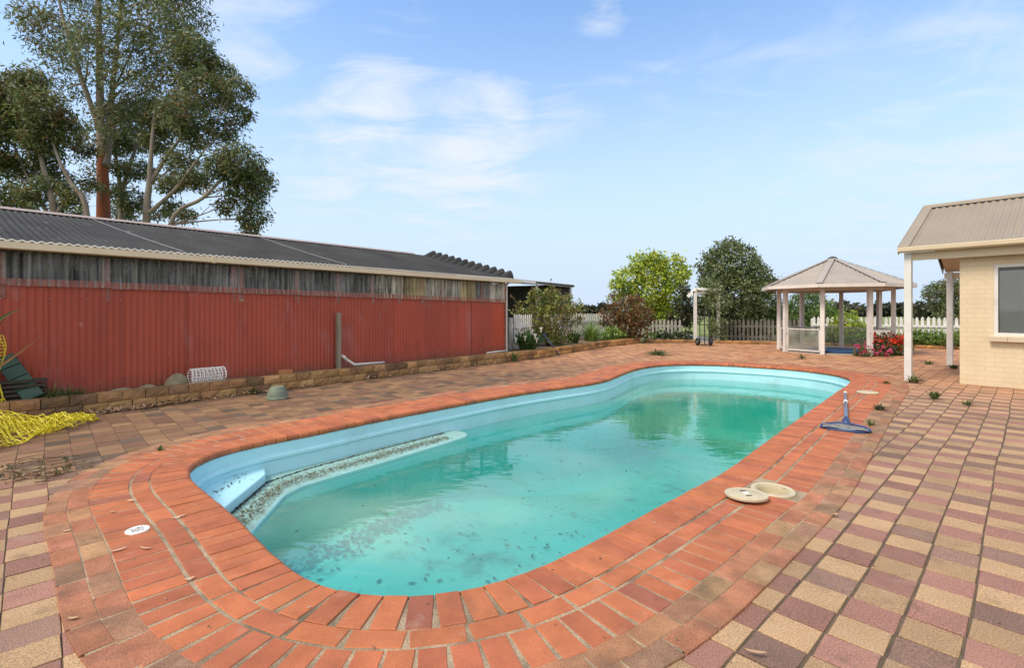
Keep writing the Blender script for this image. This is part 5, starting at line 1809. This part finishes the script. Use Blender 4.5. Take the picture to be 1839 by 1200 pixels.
# hedge line of the paddock, one far mass
hl = MB()
leaves_c = []
rr_ = random.Random(5)
for k in range(60):
    Y = 170
    px = 850 + k * 18
    p = at(px, 556.5, Y)
    leaves_c.append((p.x, Y + rr_.uniform(-4, 4), 1.2, 3.2, 2.5, 1.4 + rr_.uniform(0, 1.2)))
o = leaves('treeline', leaves_c, 7000, .9, PINE + FGUM, None, aspect=.7, shell_=.4, seed=300, spread=.5)
tag(o, 'far dark line of trees along the horizon', 'treeline', kind='stuff')

# ------------------------------------------------------------------ skimmers, drain, net
z0 = 0.016
rim = thing('skimmer', (SK1.x, SK1.y, 0), 'open round skimmer well with cream plastic rim in the brick border', 'skimmer')
b = MB(); b.lathe((SK1.x, SK1.y, 0), [(.150, .004), (.150, .016), (.145, .022), (.122, .022), (.116, .018), (.116, .008), (.106, .007), (.104, -.02), (.102, -.07)], 48)
b.build('rim', M['lid'], rim, smooth=SM)
b = MB(); b.lathe((SK1.x, SK1.y, 0), [(.103, -.045), (.07, -.052), (.04, -.055), (.001, -.055)], 40); b.lathe((SK1.x, SK1.y, 0), [(.05, -.054), (.05, -.042), (.04, -.042), (.04, -.056)], 24); b.build('basket_plate', M['lid'], rim, smooth=SM)


def lid(name, c, label, tilt, lift, holes=True, R_=.142):
    root = thing(name, c, label, 'lid')
    b = MB()
    Rm = Matrix.Rotation(tilt, 3, 'X')
    c = Vector(c)
    prof = [(R_ - .012, -.018), (R_ - .002, -.016), (R_, -.010), (R_, .0), (R_ - .005, .004), (R_ - .018, .004), (R_ - .022, .001), (R_ - .030, .001), (R_ - .034, .0035), (.001, .005)]
    V = MB(); V.lathe((0, 0, 0), prof, 56, cap0=True)
    b.add([c + Vector((0, 0, lift)) + Rm @ Vector(p) for p in V.v], V.f)
    b.build('disc', M['lid'], root, smooth=SM)
    if holes:
        for (hx, hy) in ((0.0, .055), (-.005, -.055)):
            b = MB(); b.box(c + Vector((0, 0, lift)) + Rm @ Vector((hx, hy, .005)), (.042, .014, .003), M=Rm @ Matrix.Rotation(.1, 3, 'Z')); b.build('finger_slot', M['black'], root)
        b = MB(); b.lathe(c + Vector((0, 0, lift + .0045)), [(.019, 0), (.019, .002), (.014, .0025), (.012, .001), (.007, .001), (.005, .0025), (.001, .0025)], 24); b.build('badge', M['whiteplastic'], root, smooth=SM)
    return root


L1 = G(1340, 899)
lid('skimmer_cover', (L1.x, L1.y, z0), 'loose cream skimmer lid with two finger slots lying beside the open skimmer well', math.radians(-3), .030)
lid('skimmer_cover', (SK2.x, SK2.y, z0), 'closed cream skimmer lid set in the border near the verandah post', 0, .016, holes=False, R_=.150)
dr = thing('floor_drain', (DR.x, DR.y, 0), 'small white oval floor drain grate in the brick border', 'drain')
b = MB(); b.lathe((DR.x, DR.y, 0.012), [(.062, -.004), (.062, .006), (.056, .009), (.0505, .006), (.001, .0062)], 36); b.build('grate', M['whiteplastic'], dr, smooth=SM)
b = MB()
for k in range(5):
    for j in range(5):
        if (k - 2) ** 2 + (j - 2) ** 2 > 4.6: continue
        b.box((DR.x + (k - 2) * .018, DR.y + (j - 2) * .018, .0192), (.012, .005, .002), rz=.4)
b.build('slot', M['dark'], dr)

# pool leaf rake: head across the border, pole pointing away
n0 = G(1475, 771); n1 = G(1563, 781)
nb = thing('pool_skimmer_net', ((n0.x + n1.x) / 2, (n0.y + n1.y) / 2, 0), 'blue pool leaf rake with a short blue grey pole lying on the brick border', 'pool net')
a = Vector((n0.x, n0.y, .035)); c = Vector((n1.x, n1.y, .035)); d = (c - a).normalized(); pn = Vector((-d.y, d.x, 0))
b = MB()
pts = [a + pn * .14 + d * .02, a + pn * .05, a + pn * -.01 + Vector((0, 0, -.008)), a + d * .06 - pn * .04 + Vector((0, 0, -.012)), a.lerp(c, .3) - pn * .075 + Vector((0, 0, -.012)), a.lerp(c, .7) - pn * .075 + Vector((0, 0, -.012)), c - d * .06 - pn * .04 + Vector((0, 0, -.012)), c + pn * .01, c + pn * .07, c - d * .05 + pn * .14 + Vector((0, 0, .012)), a.lerp(c, .66) + pn * .15 + Vector((0, 0, .03)), a.lerp(c, .33) + pn * .15 + Vector((0, 0, .03))]
b.tube(pts + pts[:1], .0135, 8)
b.build('head_frame', M['blue'], nb, smooth=True)
b = MB()
rows = []
for i in range(15):
    t = i / 14
    r_ = []
    for j in range(7):
        u = j / 6
        p = a.lerp(c, .03 + .94 * t) + pn * (-.06 + .20 * u)
        z = .04 - .030 * math.sin(math.pi * u) * math.sin(math.pi * t) + .008 * math.sin(9 * t + 4 * u)
        r_.append((p.x, p.y, max(z, .02) + .012 * u))
    rows.append(r_)
b.sheet(rows); b.build('net_bag', M['netcloth'], nb, smooth=True)
m0 = a.lerp(c, .52) + pn * .14 + Vector((0, 0, .03)); pend = G(1518, 708); pend = Vector((pend.x, pend.y, .035)); dirp = (pend - m0)
b = MB(); b.tube([m0, m0 + dirp * .16], [.045, .02], 8); b.build('socket', M['blue'], nb, smooth=True)
b = MB(); b.tube([m0 + dirp * .12, m0 + dirp * .60], .021, 12); b.tube([m0 + dirp * .6, m0 + dirp * .95], .0175, 12); b.build('pole', M['alu'], nb, smooth=True)
b = MB(); b.tube([m0 + dirp * .585, m0 + dirp * .625], .027, 12); b.tube([m0 + dirp * .93, m0 + dirp * .97], .023, 12); b.tube([m0 + dirp * .97, m0 + dirp * 1.0], .014, 10); b.build('collar', M['whiteplastic'], nb, smooth=SM)

# upturned flower pot
pt = G(498, 717)
fp = thing('flower_pot', (pt.x, pt.y, 0), 'sage green plastic flower pot upside down on the pavers by the retaining wall', 'pot')
b = MB(); b.lathe((pt.x, pt.y, .003), [(.152, 0), (.157, .004), (.157, .028), (.150, .034), (.143, .036), (.140, .09), (.128, .13), (.118, .135), (.116, .142), (.098, .185), (.090, .190), (.084, .186), (.08, .183), (.002, .183)], 40, cap0=True)
b.build('body', M['pot'], fp, smooth=SM)

# wire basket roll on the retaining wall
t0, t1 = St(342, .30), St(401, .30)
p0, p1 = S(t0, .30, .33), S(t1, .30, .33)
wbk = thing('wire_roll', (p0.x, p0.y, .21), 'rolled white plastic wire mesh lying on the soil behind the retaining wall', 'wire roll')
b = MB(); ax = (p1 - p0); n_l = ax.length; ax = ax.normalized(); e1 = Vector((0, 0, 1)); e2 = ax.cross(e1)
Rr = .115
for k in range(10):
    q = p0 + ax * n_l * k / 9
    ring_ = [q + (e1 * math.cos(a) + e2 * math.sin(a)) * Rr * (1 + .04 * math.sin(3 * a + k)) for a in np.linspace(0, 2 * math.pi, 22)]
    b.tube(ring_, .0058 if k not in (0, 9) else .008, 5)
for k in range(16):
    a = 2 * math.pi * k / 16
    b.tube([p0 + (e1 * math.cos(a) + e2 * math.sin(a)) * Rr, p1 + (e1 * math.cos(a) + e2 * math.sin(a)) * Rr], .0055, 5)
b.build('wire_mesh', M['whiteplastic'], wbk)


def rock(px, py, off, w, h, label, seed):
    t = St(px, off)
    p = S(t, off, .19)
    r = np.random.default_rng(seed)
    b = MB()
    rows = []
    for i in range(9):
        th = math.pi * .5 * i / 8
        row = []
        for j in range(16):
            a = 2 * math.pi * j / 16
            k = 1 + .12 * math.sin(2 * a + seed) + .07 * math.sin(5 * a + 2 * seed) + r.normal(0, .02)
            row.append((p.x + SD.x * math.cos(a) * w * math.cos(th) * k + SN.x * math.sin(a) * .12 * math.cos(th) * k, p.y + SD.y * math.cos(a) * w * math.cos(th) * k + SN.y * math.sin(a) * .12 * math.cos(th) * k, p.z - .02 + (h + .02) * math.sin(th) * (1 + .05 * math.sin(3 * a))))
        rows.append(row)
    b.sheet(rows, closed=True)
    o = b.build('rock', M['stone'], smooth=True); tag(o, label, 'rock')


rock(318, 683, .26, .17, .20, 'largest brown rock beside the rolled wire mesh', 3)
rock(265, 694, .30, .16, .08, 'low flat rock half way along the near end of the retaining wall', 5)
rock(218, 700, .30, .17, .07, 'flat rock at the near end of the retaining wall, left of the other rocks', 8)
# brick with a twig on the wall
t = St(513, .45); p = S(t, .42, .25)
b = MB(); b.box(p + Vector((0, 0, .033)), (.23, .11, .07), rz=math.radians(40), ch=.006, col=(.36, .16, .075)); o = b.build('loose_brick', M['brick']); tag(o, 'single orange brick lying on top of the retaining wall', 'brick')
t = St(492, .42); p = S(t, .42, .22)
b = MB()
for k in range(7): limb(b, p, p + Vector((random.uniform(-.12, .12), random.uniform(-.1, .1), random.uniform(.03, .2))), .007, .002, .2, 4, 900 + k)
o = b.build('dead_twig', M['bark']); tag(o, 'little dead brown twig standing beside the loose brick', 'twig')
# timber stake
t = St(608, .12); p = S(t, .12, .1)
zt = at(608, 562, p.y).z
b = MB(); b.box((p.x, p.y, (zt + .1) / 2), (.085, .06, zt - .1), rz=math.radians(50.5), ch=.006); o = b.build('timber_stake', M['timber']); tag(o, 'grey weathered timber stake standing against the red wall', 'stake')
# pvc pipe with elbow
t = St(617, .16); p = S(t, .14, 0)
zq = at(618, 640, p.y).z; t2 = St(641, .38)
p2 = S(t2, .30, .275); p3 = S(St(690, .40), .40, .275)
pr = thing('waste_pipe', (p.x, p.y, .25), 'white plastic waste pipe with an elbow at the foot of the red wall', 'pipe')
b = MB(); b.tube([S(t, .0, zq), S(t, .10, zq), S(t + .02, .15, zq - .015), S(t + .04, .165, zq - .06)], .034, 12); b.build('elbow', M['pvc'], pr, smooth=True)
b = MB(); b.tube([S(t + .04, .165, zq - .05), p2.lerp(S(t + .04, .165, zq - .05), .1), p2, p2.lerp(p3, .1), p3], .026, 12); b.build('pipe', M['pvc'], pr, smooth=True)
b = MB(); e0, e1_ = S(St(874, .4), .40, .262), S(St(908, .3), .36, .262); b.tube([e0, e0.lerp(e1_, .5) + Vector((0, 0, .01)), e1_], .025, 10); o = b.build('loose_pipe', M['pvc'], smooth=True); tag(o, 'straight white plastic pipe lying on the wall at the far end of the shed', 'pipe')
# leaning blue pole
q0 = G(1004, 639); q1 = at(976, 599, q0.y + .55)
b = MB(); b.tube([Vector((q0.x, q0.y, .01)), q1], .022, 8); o = b.build('leaning_pole', mat('dark_navy_pole', (.03, .035, .10), rough=.4), smooth=True); tag(o, 'dark blue pole leaning on the garden edging by the lilies', 'pole')

# dark green plastic trough leaning at the near end of the wall
a0 = S(St(62, .42), .42, .25); a1 = S(St(20, .30), .12, .66)
dgt = thing('plastic_edging', (a0.x, a0.y, .2), 'dark green plastic garden edging panel leaning at the near end of the red wall', 'garden edging')
ax = (a1 - a0); Ln = ax.length * 1.25; ax = ax.normalized(); sdv = ax.cross(SN).normalized(); up_ = sdv.cross(ax).normalized()
b = MB()
for k in range(4):
    c = a0 + ax * (Ln * (k + .5) / 4)
    b.box(c, (Ln / 4 - .006, .20, .03), M=Matrix((ax, sdv, up_)).transposed(), ch=.005)
b.build('panel', M['darkgreen'], dgt)
b = MB(); b.bar(a0 - up_ * .028, a0 + ax * Ln - up_ * .028, .18, .025, up=up_); b.build('back_rail', M['black'], dgt)
# slats behind it
b = MB()
for k in range(5): b.box(S(St(30, .3), .25 + .02 * (k % 2), .24 + .055 * k), (.55, .16, .035), rz=math.radians(50 + 6 * (k % 3 - 1)))
o = b.build('timber_pile', M['darkwood']); tag(o, 'small pile of dark weathered boards behind the green edging panel', 'boards')


# yellow barrier mesh
def netting():
    root = thing('barrier_mesh', (-5.3, 5.5, 0), 'crumpled yellow plastic barrier mesh heaped on the pavers at the near end of the wall', 'barrier mesh')
    r = random.Random(3)

    def surf(u, v):
        # u along the heap from its tip (0) to the off-frame end (1); v across
        tip = Vector((-5.12, 6.12, 0)); end = Vector((-5.75, 4.15, 0))
        ax = end - tip
        wd = 0.16 + 1.75 * min(1, u * 1.25) ** .8
        nn = Vector((-ax.y, ax.x, 0)).normalized()
        p = tip + ax * u + nn * (-(v - .45) * wd) + nn * (-.10 * u)
        z = .03 + .16 * min(1, u * 2.5) * (0.55 + .45 * math.sin(11 * u + 3 * v)) * (math.sin(math.pi * min(1, max(0, v))) ** .6) + .05 * math.sin(17 * v + 6 * u) * min(1, u * 3) + .035 * math.sin(23 * u - 9 * v)
        return Vector((p.x, p.y, max(.008, z + .03 * u)))

    mb = MB()

    def strands(fn, nu, nv, wr):
        P = [[fn(i / nu, j / nv) + Vector((r.uniform(-1, 1), r.uniform(-1, 1), r.uniform(-.6, 1))) * wr for j in range(nv + 1)] for i in range(nu + 1)]
        for i in range(nu + 1):
            for j in range(nv + 1):
                if i < nu:
                    a = P[i][j]; c = P[i + 1][j]
                    q = P[min(i + 1, nu)][min(j + 1, nv)]
                    mid = a.lerp(c, .5).lerp(q, .18 if (i + j) % 2 else -.18)
                    mb.tube([a, mid, c], .0044, 4, cap=False)
                if j < nv:
                    a = P[i][j]; c = P[i][j + 1]
                    mid = a.lerp(c, .5) + Vector((0, 0, r.uniform(-.004, .012)))
                    mb.tube([a, mid, c], .0048, 4, cap=False)
    strands(surf, 34, 20, .012)
    # a second crumpled layer
    strands(lambda u, v: surf(.2 + .8 * u, .05 + .8 * v) + Vector((.02, .01, .045 + .035 * math.sin(9 * v + 14 * u))), 19, 12, .016)
    strands(lambda u, v: surf(.1 + .9 * u, .1 + .75 * v) + Vector((-.03, .03, .02 + .03 * math.sin(13 * v - 10 * u))), 24, 14, .014)
    mb.build('heap', M['yellow'], root)
    mb.v, mb.f, mb.c = [], [], []

    def hang(u, v):
        # sheet hanging from a stake just outside the frame down to the heap
        top = Vector((-6.16, 6.0, 1.04)); bot = Vector((-6.12, 6.05, .14))
        p = top.lerp(bot, u)
        return p + Vector((.60, .25, 0)) * (v * .34 - .36) + Vector((.035 * math.sin(9 * u), .05 * math.sin(8 * v + 4 * u), 0))
    strands(hang, 22, 8, .006)
    mb.build('hanging_sheet', M['yellow'], root)


netting()

# flax like plant at the left edge
fl = thing('flax_plant', (-6.75, 5.75, .1), 'flax plant with bronze tipped strap leaves reaching in from the left edge', 'plant')
mb = MB()


def blade(pts, w, col, n=8):
    pts = [Vector(p) for p in pts]
    rows = []
    for k in range(n + 1):
        t = k / n
        p = pts[0] * (1 - t) ** 2 + pts[1] * 2 * t * (1 - t) + pts[2] * t * t
        tn = ((pts[1] - pts[0]) * (1 - t) + (pts[2] - pts[1]) * t).normalized()
        sdv = tn.cross(Vector((0.3, -1, .2))).normalized()
        ww = w * .5 * (1 - t ** 2.5) + .001
        rows.append([p - sdv * ww, p + Vector((0, .006, 0)), p + sdv * ww])
    mb.sheet(rows, col=col)


c0 = Vector((-6.75, 5.75, .15))
blade([c0, at(15, 650, 5.6), at(74, 604, 5.5)], .035, (.28, .15, .07))
blade([c0, at(-20, 560, 5.6), at(38, 556, 5.5)], .06, (.10, .14, .06))
blade([c0, at(-10, 600, 5.6), at(30, 545, 5.6)], .05, (.34, .10, .07))
for k in range(10):
    a = random.uniform(-2.6, .9)
    e = c0 + Vector((math.cos(a) * random.uniform(.3, .8) - .25, math.sin(a) * .4, random.uniform(.5, 1.2)))
    blade([c0, c0.lerp(e, .5) + Vector((0, 0, .35)), e], .05, jit((.10, .13, .05), .3))
mb.build('foliage', M['leaf'], fl)

# ------------------------------------------------------------------ weeds and tufts
TG = [(0.075, .13, .03), (.10, .16, .04), (.055, .095, .025), (.16, .16, .06)]
t = St(110, .40)
for k, (px, L_) in enumerate(((92, .30), (118, .26), (140, .22))):
    p = S(St(px, .42), .40, .19)
    strap_clump('grass_tuft', ('long grass tuft beside the green edging panel', 'middle grass tuft on the near end of the retaining wall', 'smaller grass tuft right of the other two on the wall')[k], 'grass', p, 46, L_, .012, TG, 70 + k, 1.1, group='grass tufts on the near end of the wall')
WD = [('weed', 'broad leaved weed at the foot of the front verandah post', 1640, 688, 26, .20, .045, 1.5),
      ('weed', 'bushy weed growing between pavers right of the front verandah post', 1678, 717, 60, .14, .022, 1.2),
      ('weed', 'small weed at the foot of the rear verandah post', 1713, 663, 26, .16, .035, 1.4),
      ('weed', 'reddish weed in the paver border beside the pool leaf rake', 1578, 738, 34, .12, .022, 1.4),
      ('weed', 'tiny flat weed right of the pool leaf rake head', 1563, 766, 22, .09, .012, 1.6),
      ('weed', 'sparse flat weed near the house corner pavers', 1735, 729, 24, .10, .016, 1.6),
      ('weed', 'thin weed in the border above the closed skimmer lid', 1592, 690, 20, .10, .014, 1.6),
      ('weed', 'flat grassy patch in the far paving in front of the arbour', 1180, 638, 70, .30, .03, 2.6),
      ('weed', 'small weed in the far paving behind the front verandah post', 1668, 655, 24, .22, .02, 1.7),
      ('weed', 'leafy tuft on the face of the garden edging near the shed end', 924, 650, 40, .30, .022, .8),
      ('weed', 'weed at the foot of the retaining wall left of the flower pot', 285, 727, 24, .14, .03, 1.2),
      ('weed', 'small bright weed at the foot of the retaining wall just left of the flower pot', 455, 708, 22, .12, .03, 1.3),
      ('weed', 'tiny weed sprouting in the border on the pool\'s left side', 289, 812, 14, .06, .012, 1.4),
      ('weed', 'flat weed in the paving in front of the gazebo', 1440, 645, 24, .18, .02, 1.7)]
for i, (nm, lab, px, py, n, L_, w, spd) in enumerate(WD):
    p = G(px, py); p.z = .012
    strap_clump(nm, lab, 'weed', p, int(n * 1.2), L_ * 1.05, w * 1.05, TG if i != 3 else [(.10, .09, .05), (.12, .07, .05), (.07, .09, .03)], 100 + i, spd, group='weeds in the paving')

# ------------------------------------------------------------------ dry leaves and litter
DL = [(0.30, .20, .12), (.22, .13, .08), (.38, .28, .18), (.16, .10, .07), (.33, .16, .09)]


def litter(name, pts, size, cols, label, seed, flat=.35, aspect=.3, kind='stuff', m='dryleaf'):
    r = np.random.default_rng(seed)
    P_ = np.array(pts, float); n = len(P_)
    a = r.uniform(0, 6.28, n)
    A = np.c_[np.cos(a), np.sin(a), r.normal(0, flat, n)]; A /= np.linalg.norm(A, axis=1)[:, None]
    B = np.c_[-np.sin(a), np.cos(a), r.normal(0, flat, n)]; B /= np.linalg.norm(B, axis=1)[:, None]
    Ls = (size * (0.5 + r.random(n)))[:, None]; Ws = Ls * aspect * .5
    Nn = np.cross(A, B)
    cu = Ls * r.uniform(.02, .22, n)[:, None] * (1 if flat > .1 else .12)
    v0 = P_ - A * Ls * .5 + Nn * cu; v1 = P_ + B * Ws; v2 = P_ + A * Ls * .5 + Nn * cu; v3 = P_ - B * Ws
    V = np.stack([v0, v1, v2, v3], 1)
    dz = np.minimum(0, V[:, :, 2].min(1) - P_[:, 2] + .0)
    V[:, :, 2] -= dz[:, None]
    cols = np.array(cols)
    c = cols[r.integers(0, len(cols), n)] * (.7 + .6 * r.random(n))[:, None]
    o = npmesh(name, V.reshape(-1, 3), np.arange(4 * n).reshape(n, 4), c, M[m])
    if kind == 'stuff': tag(o, label, 'leaves', kind='stuff')
    else: tag(o, label, 'leaves')
    return o


pts = []
for k in range(420):
    t = St(random.choice([random.uniform(160, 300), random.uniform(160, 480), random.uniform(200, 900)]), .62)
    q = S(t, .66 + abs(random.gauss(0, .07)), .012 + random.random() * .03)
    pts.append(q)
litter('leaf_litter', pts, .075, DL, 'drift of dry brown leaves along the foot of the retaining wall', 1)
# leaf crumbs on the bench in the pool
pts = []
bl = [Vector((-2.12, 3.2, 0)), Vector((-2.17, 3.9, 0)), Vector((-2.26, 4.75, 0)), Vector((-2.08, 5.10, 0)), Vector((-1.5, 5.85, 0)), Vector((-.86, 6.66, 0))]
Lb = poly_len(bl)
for k in range(4800):
    s = random.random() * Lb[-1]
    p, d = pt_at(bl, Lb, s)
    nn = Vector((d.y, -d.x, 0))
    w = random.gauss(0, .05) if random.random() < .72 else random.uniform(-.14, .12)
    if abs(w) > .14: continue
    q = p + nn * w
    pts.append((q.x, q.y, -.351 + random.random() * .008))
litter('leaf_litter', pts, .017, [(.13, .12, .065), (.17, .16, .09), (.08, .07, .045), (.24, .25, .16), (.07, .06, .035)], 'band of sodden leaf crumbs lying along the pool bench', 2, aspect=.45)
gl_ = [Vector((-2.29, 3.55, 0)), Vector((-2.345, 4.02, 0)), Vector((-2.43, 4.92, 0)), Vector((-2.2, 5.33, 0)), Vector((-1.72, 5.97, 0)), Vector((-1.30, 6.47, 0)), Vector((-.95, 6.90, 0))]
Lg = poly_len(gl_)
pts = []
for k in range(1500):
    p, d = pt_at(gl_, Lg, random.random() * Lg[-1])
    nn = Vector((d.y, -d.x, 0))
    q = p + nn * (.012 + abs(random.gauss(0, .010)))
    pts.append((q.x, q.y, -.351 + random.random() * .006))
litter('leaf_litter', pts, .018, [(.05, .045, .03), (.08, .075, .045), (.035, .03, .02)], 'thin dark line of grime where the pool bench meets the wall and step', 12, aspect=.5)
pts = [(-2.62 + random.gauss(0, .07), 3.98 + random.gauss(0, .07), -.26 + random.random() * .01) for k in range(120)] + [(-2.6 + random.gauss(0, .03), 4.0 + .9 * random.random(), -.261) for k in range(50)]
litter('leaf_litter', pts, .028, [(.05, .045, .04), (.09, .08, .06)], 'patch of dark leaf crumbs on the upper pool step', 3, aspect=.4)
# sunken leaves
pts = []
for k in range(760):
    u = random.random()
    if u < .74:
        f = random.random()
        x = -1.85 + 1.0 * f + random.gauss(0, .05 + .10 * random.random()); y = 4.15 + 1.75 * f + random.gauss(0, .06 + .14 * random.random())
    elif u < .88:
        x = random.uniform(-1.6, 1.2); y = random.uniform(2.9, 5.4)
    else:
        f = random.random(); x = -.4 + 4.5 * f + random.gauss(0, .7); y = 4.6 + 5 * f + random.gauss(0, .8)
    pts.append((x, y))
ins = pol_inside(ring(-.55), np.array([p[0] for p in pts]), np.array([p[1] for p in pts]))
pts = [(p[0], p[1], deep(p, -.86) + .015) for p, i in zip(pts, ins) if i]
litter('leaf_litter', pts, .058, [(.12, .09, .08), (.15, .11, .09), (.11, .11, .085)], 'sunken dark leaves scattered over the pool floor', 4, flat=.03, aspect=.4)
# floating scraps
pts = []
for k in range(520):
    f = random.random()
    if k % 3: x = 2.4 + 3.4 * random.random(); y = 7.2 + 4.6 * random.random()
    else: x = -.9 + 4.8 * f + random.gauss(0, .9); y = 4.2 + 5.2 * f + random.gauss(0, .7)
    pts.append((x, y))
ins = pol_inside(ring(-.12), np.array([p[0] for p in pts]), np.array([p[1] for p in pts])) & ~pol_inside(np.array(BENCH), np.array([p[0] for p in pts]), np.array([p[1] for p in pts]))
pts = [(p[0], p[1], WZ + .002) for p, i in zip(pts, ins) if i]
litter('leaf_litter', pts, .032, [(.07, .10, .05), (.10, .11, .06), (.06, .055, .04)], 'dark leaf scraps floating on the pool water', 5, flat=.02, aspect=.35)
# single leaves lying about
SL = [(695, 0, 0), (320, 935), (212, 995), (235, 905), (202, 925), (340, 1048), (1357, 1182), (260, 992), (130, 1120), (1500, 930), (980, 700), (700, 740), (120, 960)]
for i, q in enumerate([s for s in SL if len(s) == 2]):
    p = G(*q)
    a = random.uniform(-.6, .9)
    b = MB()
    L_ = .085 if i in (0, 1, 5, 6) else .05
    dd = Vector((math.cos(a), math.sin(a), 0)); sdv = Vector((-dd.y, dd.x, 0))
    rows = []
    for k in range(7):
        tt = k / 6 - .5
        w = .008 * max(0.0, math.cos(tt * math.pi)) ** .8 + .0006
        c = Vector((p.x, p.y, .020)) + dd * L_ * tt + sdv * (.02 * tt * tt) + Vector((0, 0, .004 * (2 * tt) ** 2))
        rows.append([c - sdv * w + Vector((0, 0, .003)), c, c + sdv * w + Vector((0, 0, .003))])
    b.sheet(rows, col=jit(random.choice([(.50, .36, .24), (.42, .26, .16), (.55, .42, .30)]), .15))
    o = b.build('fallen_leaf', M['dryleaf']); tag(o, 'single dry curled gum leaf lying on the paving', 'leaf', 'single dry leaves on the paving')
# dead sticks at the left edge
stx = thing('dead_prunings', tuple(G(50, 850)), 'dead vine prunings and dry grass lying on the pavers at the left edge', 'prunings')
b = MB()
for k in range(26):
    c = G(random.uniform(0, 105), random.uniform(825, 872)); c.z = .02
    a = random.uniform(-.5, .7)
    e = c + Vector((math.cos(a), math.sin(a) * .8, 0)) * random.uniform(.12, .5); e.z = .02 + random.uniform(0, .07)
    limb(b, c, e, .005, .002, .14, 6, 500 + k)
b.build('stick', M['bark'], stx)
leaves('foliage', [(*G(70, 845)[:2], .03, .45, .25, .03), (*G(30, 860)[:2], .03, .3, .2, .03)], 300, .035, [(.07, .09, .04), (.12, .10, .05), (.20, .15, .08)], stx, aspect=.4, seed=800)

# crumbs of soil and leaf on the paving, thickest in the joints
pts = []
for k in range(2600):
    if k % 3:
        i_, j_ = random.randint(-40, 40), random.uniform(-40, 60)
        q = ORG + E2 * PW * i_ + E1 * PL * j_ + E2 * random.gauss(0, .006)
    else:
        q = np.array([random.uniform(-6, 9), random.uniform(1.4, 13)])
    pts.append((q[0], q[1]))
X_ = np.array([p[0] for p in pts]); Y_ = np.array([p[1] for p in pts])
okc = pol_inside(PAVED, X_, Y_) & ~pol_inside(ring(.05), X_, Y_) & (Y_ > 1.2) & (np.abs(X_) < Y_ * 1.1 + .5)
ib = pol_inside(ring(.85), X_, Y_)
pts = [(x, y, .019 if b else .004) for x, y, o_, b in zip(X_, Y_, okc, ib) if o_]
litter('leaf_litter', pts, .013, [(.10, .075, .05), (.16, .12, .08), (.36, .29, .20), (.07, .055, .04), (.40, .36, .30)], 'fine crumbs of soil and leaf scattered over the paving', 21, flat=.15, aspect=.6)
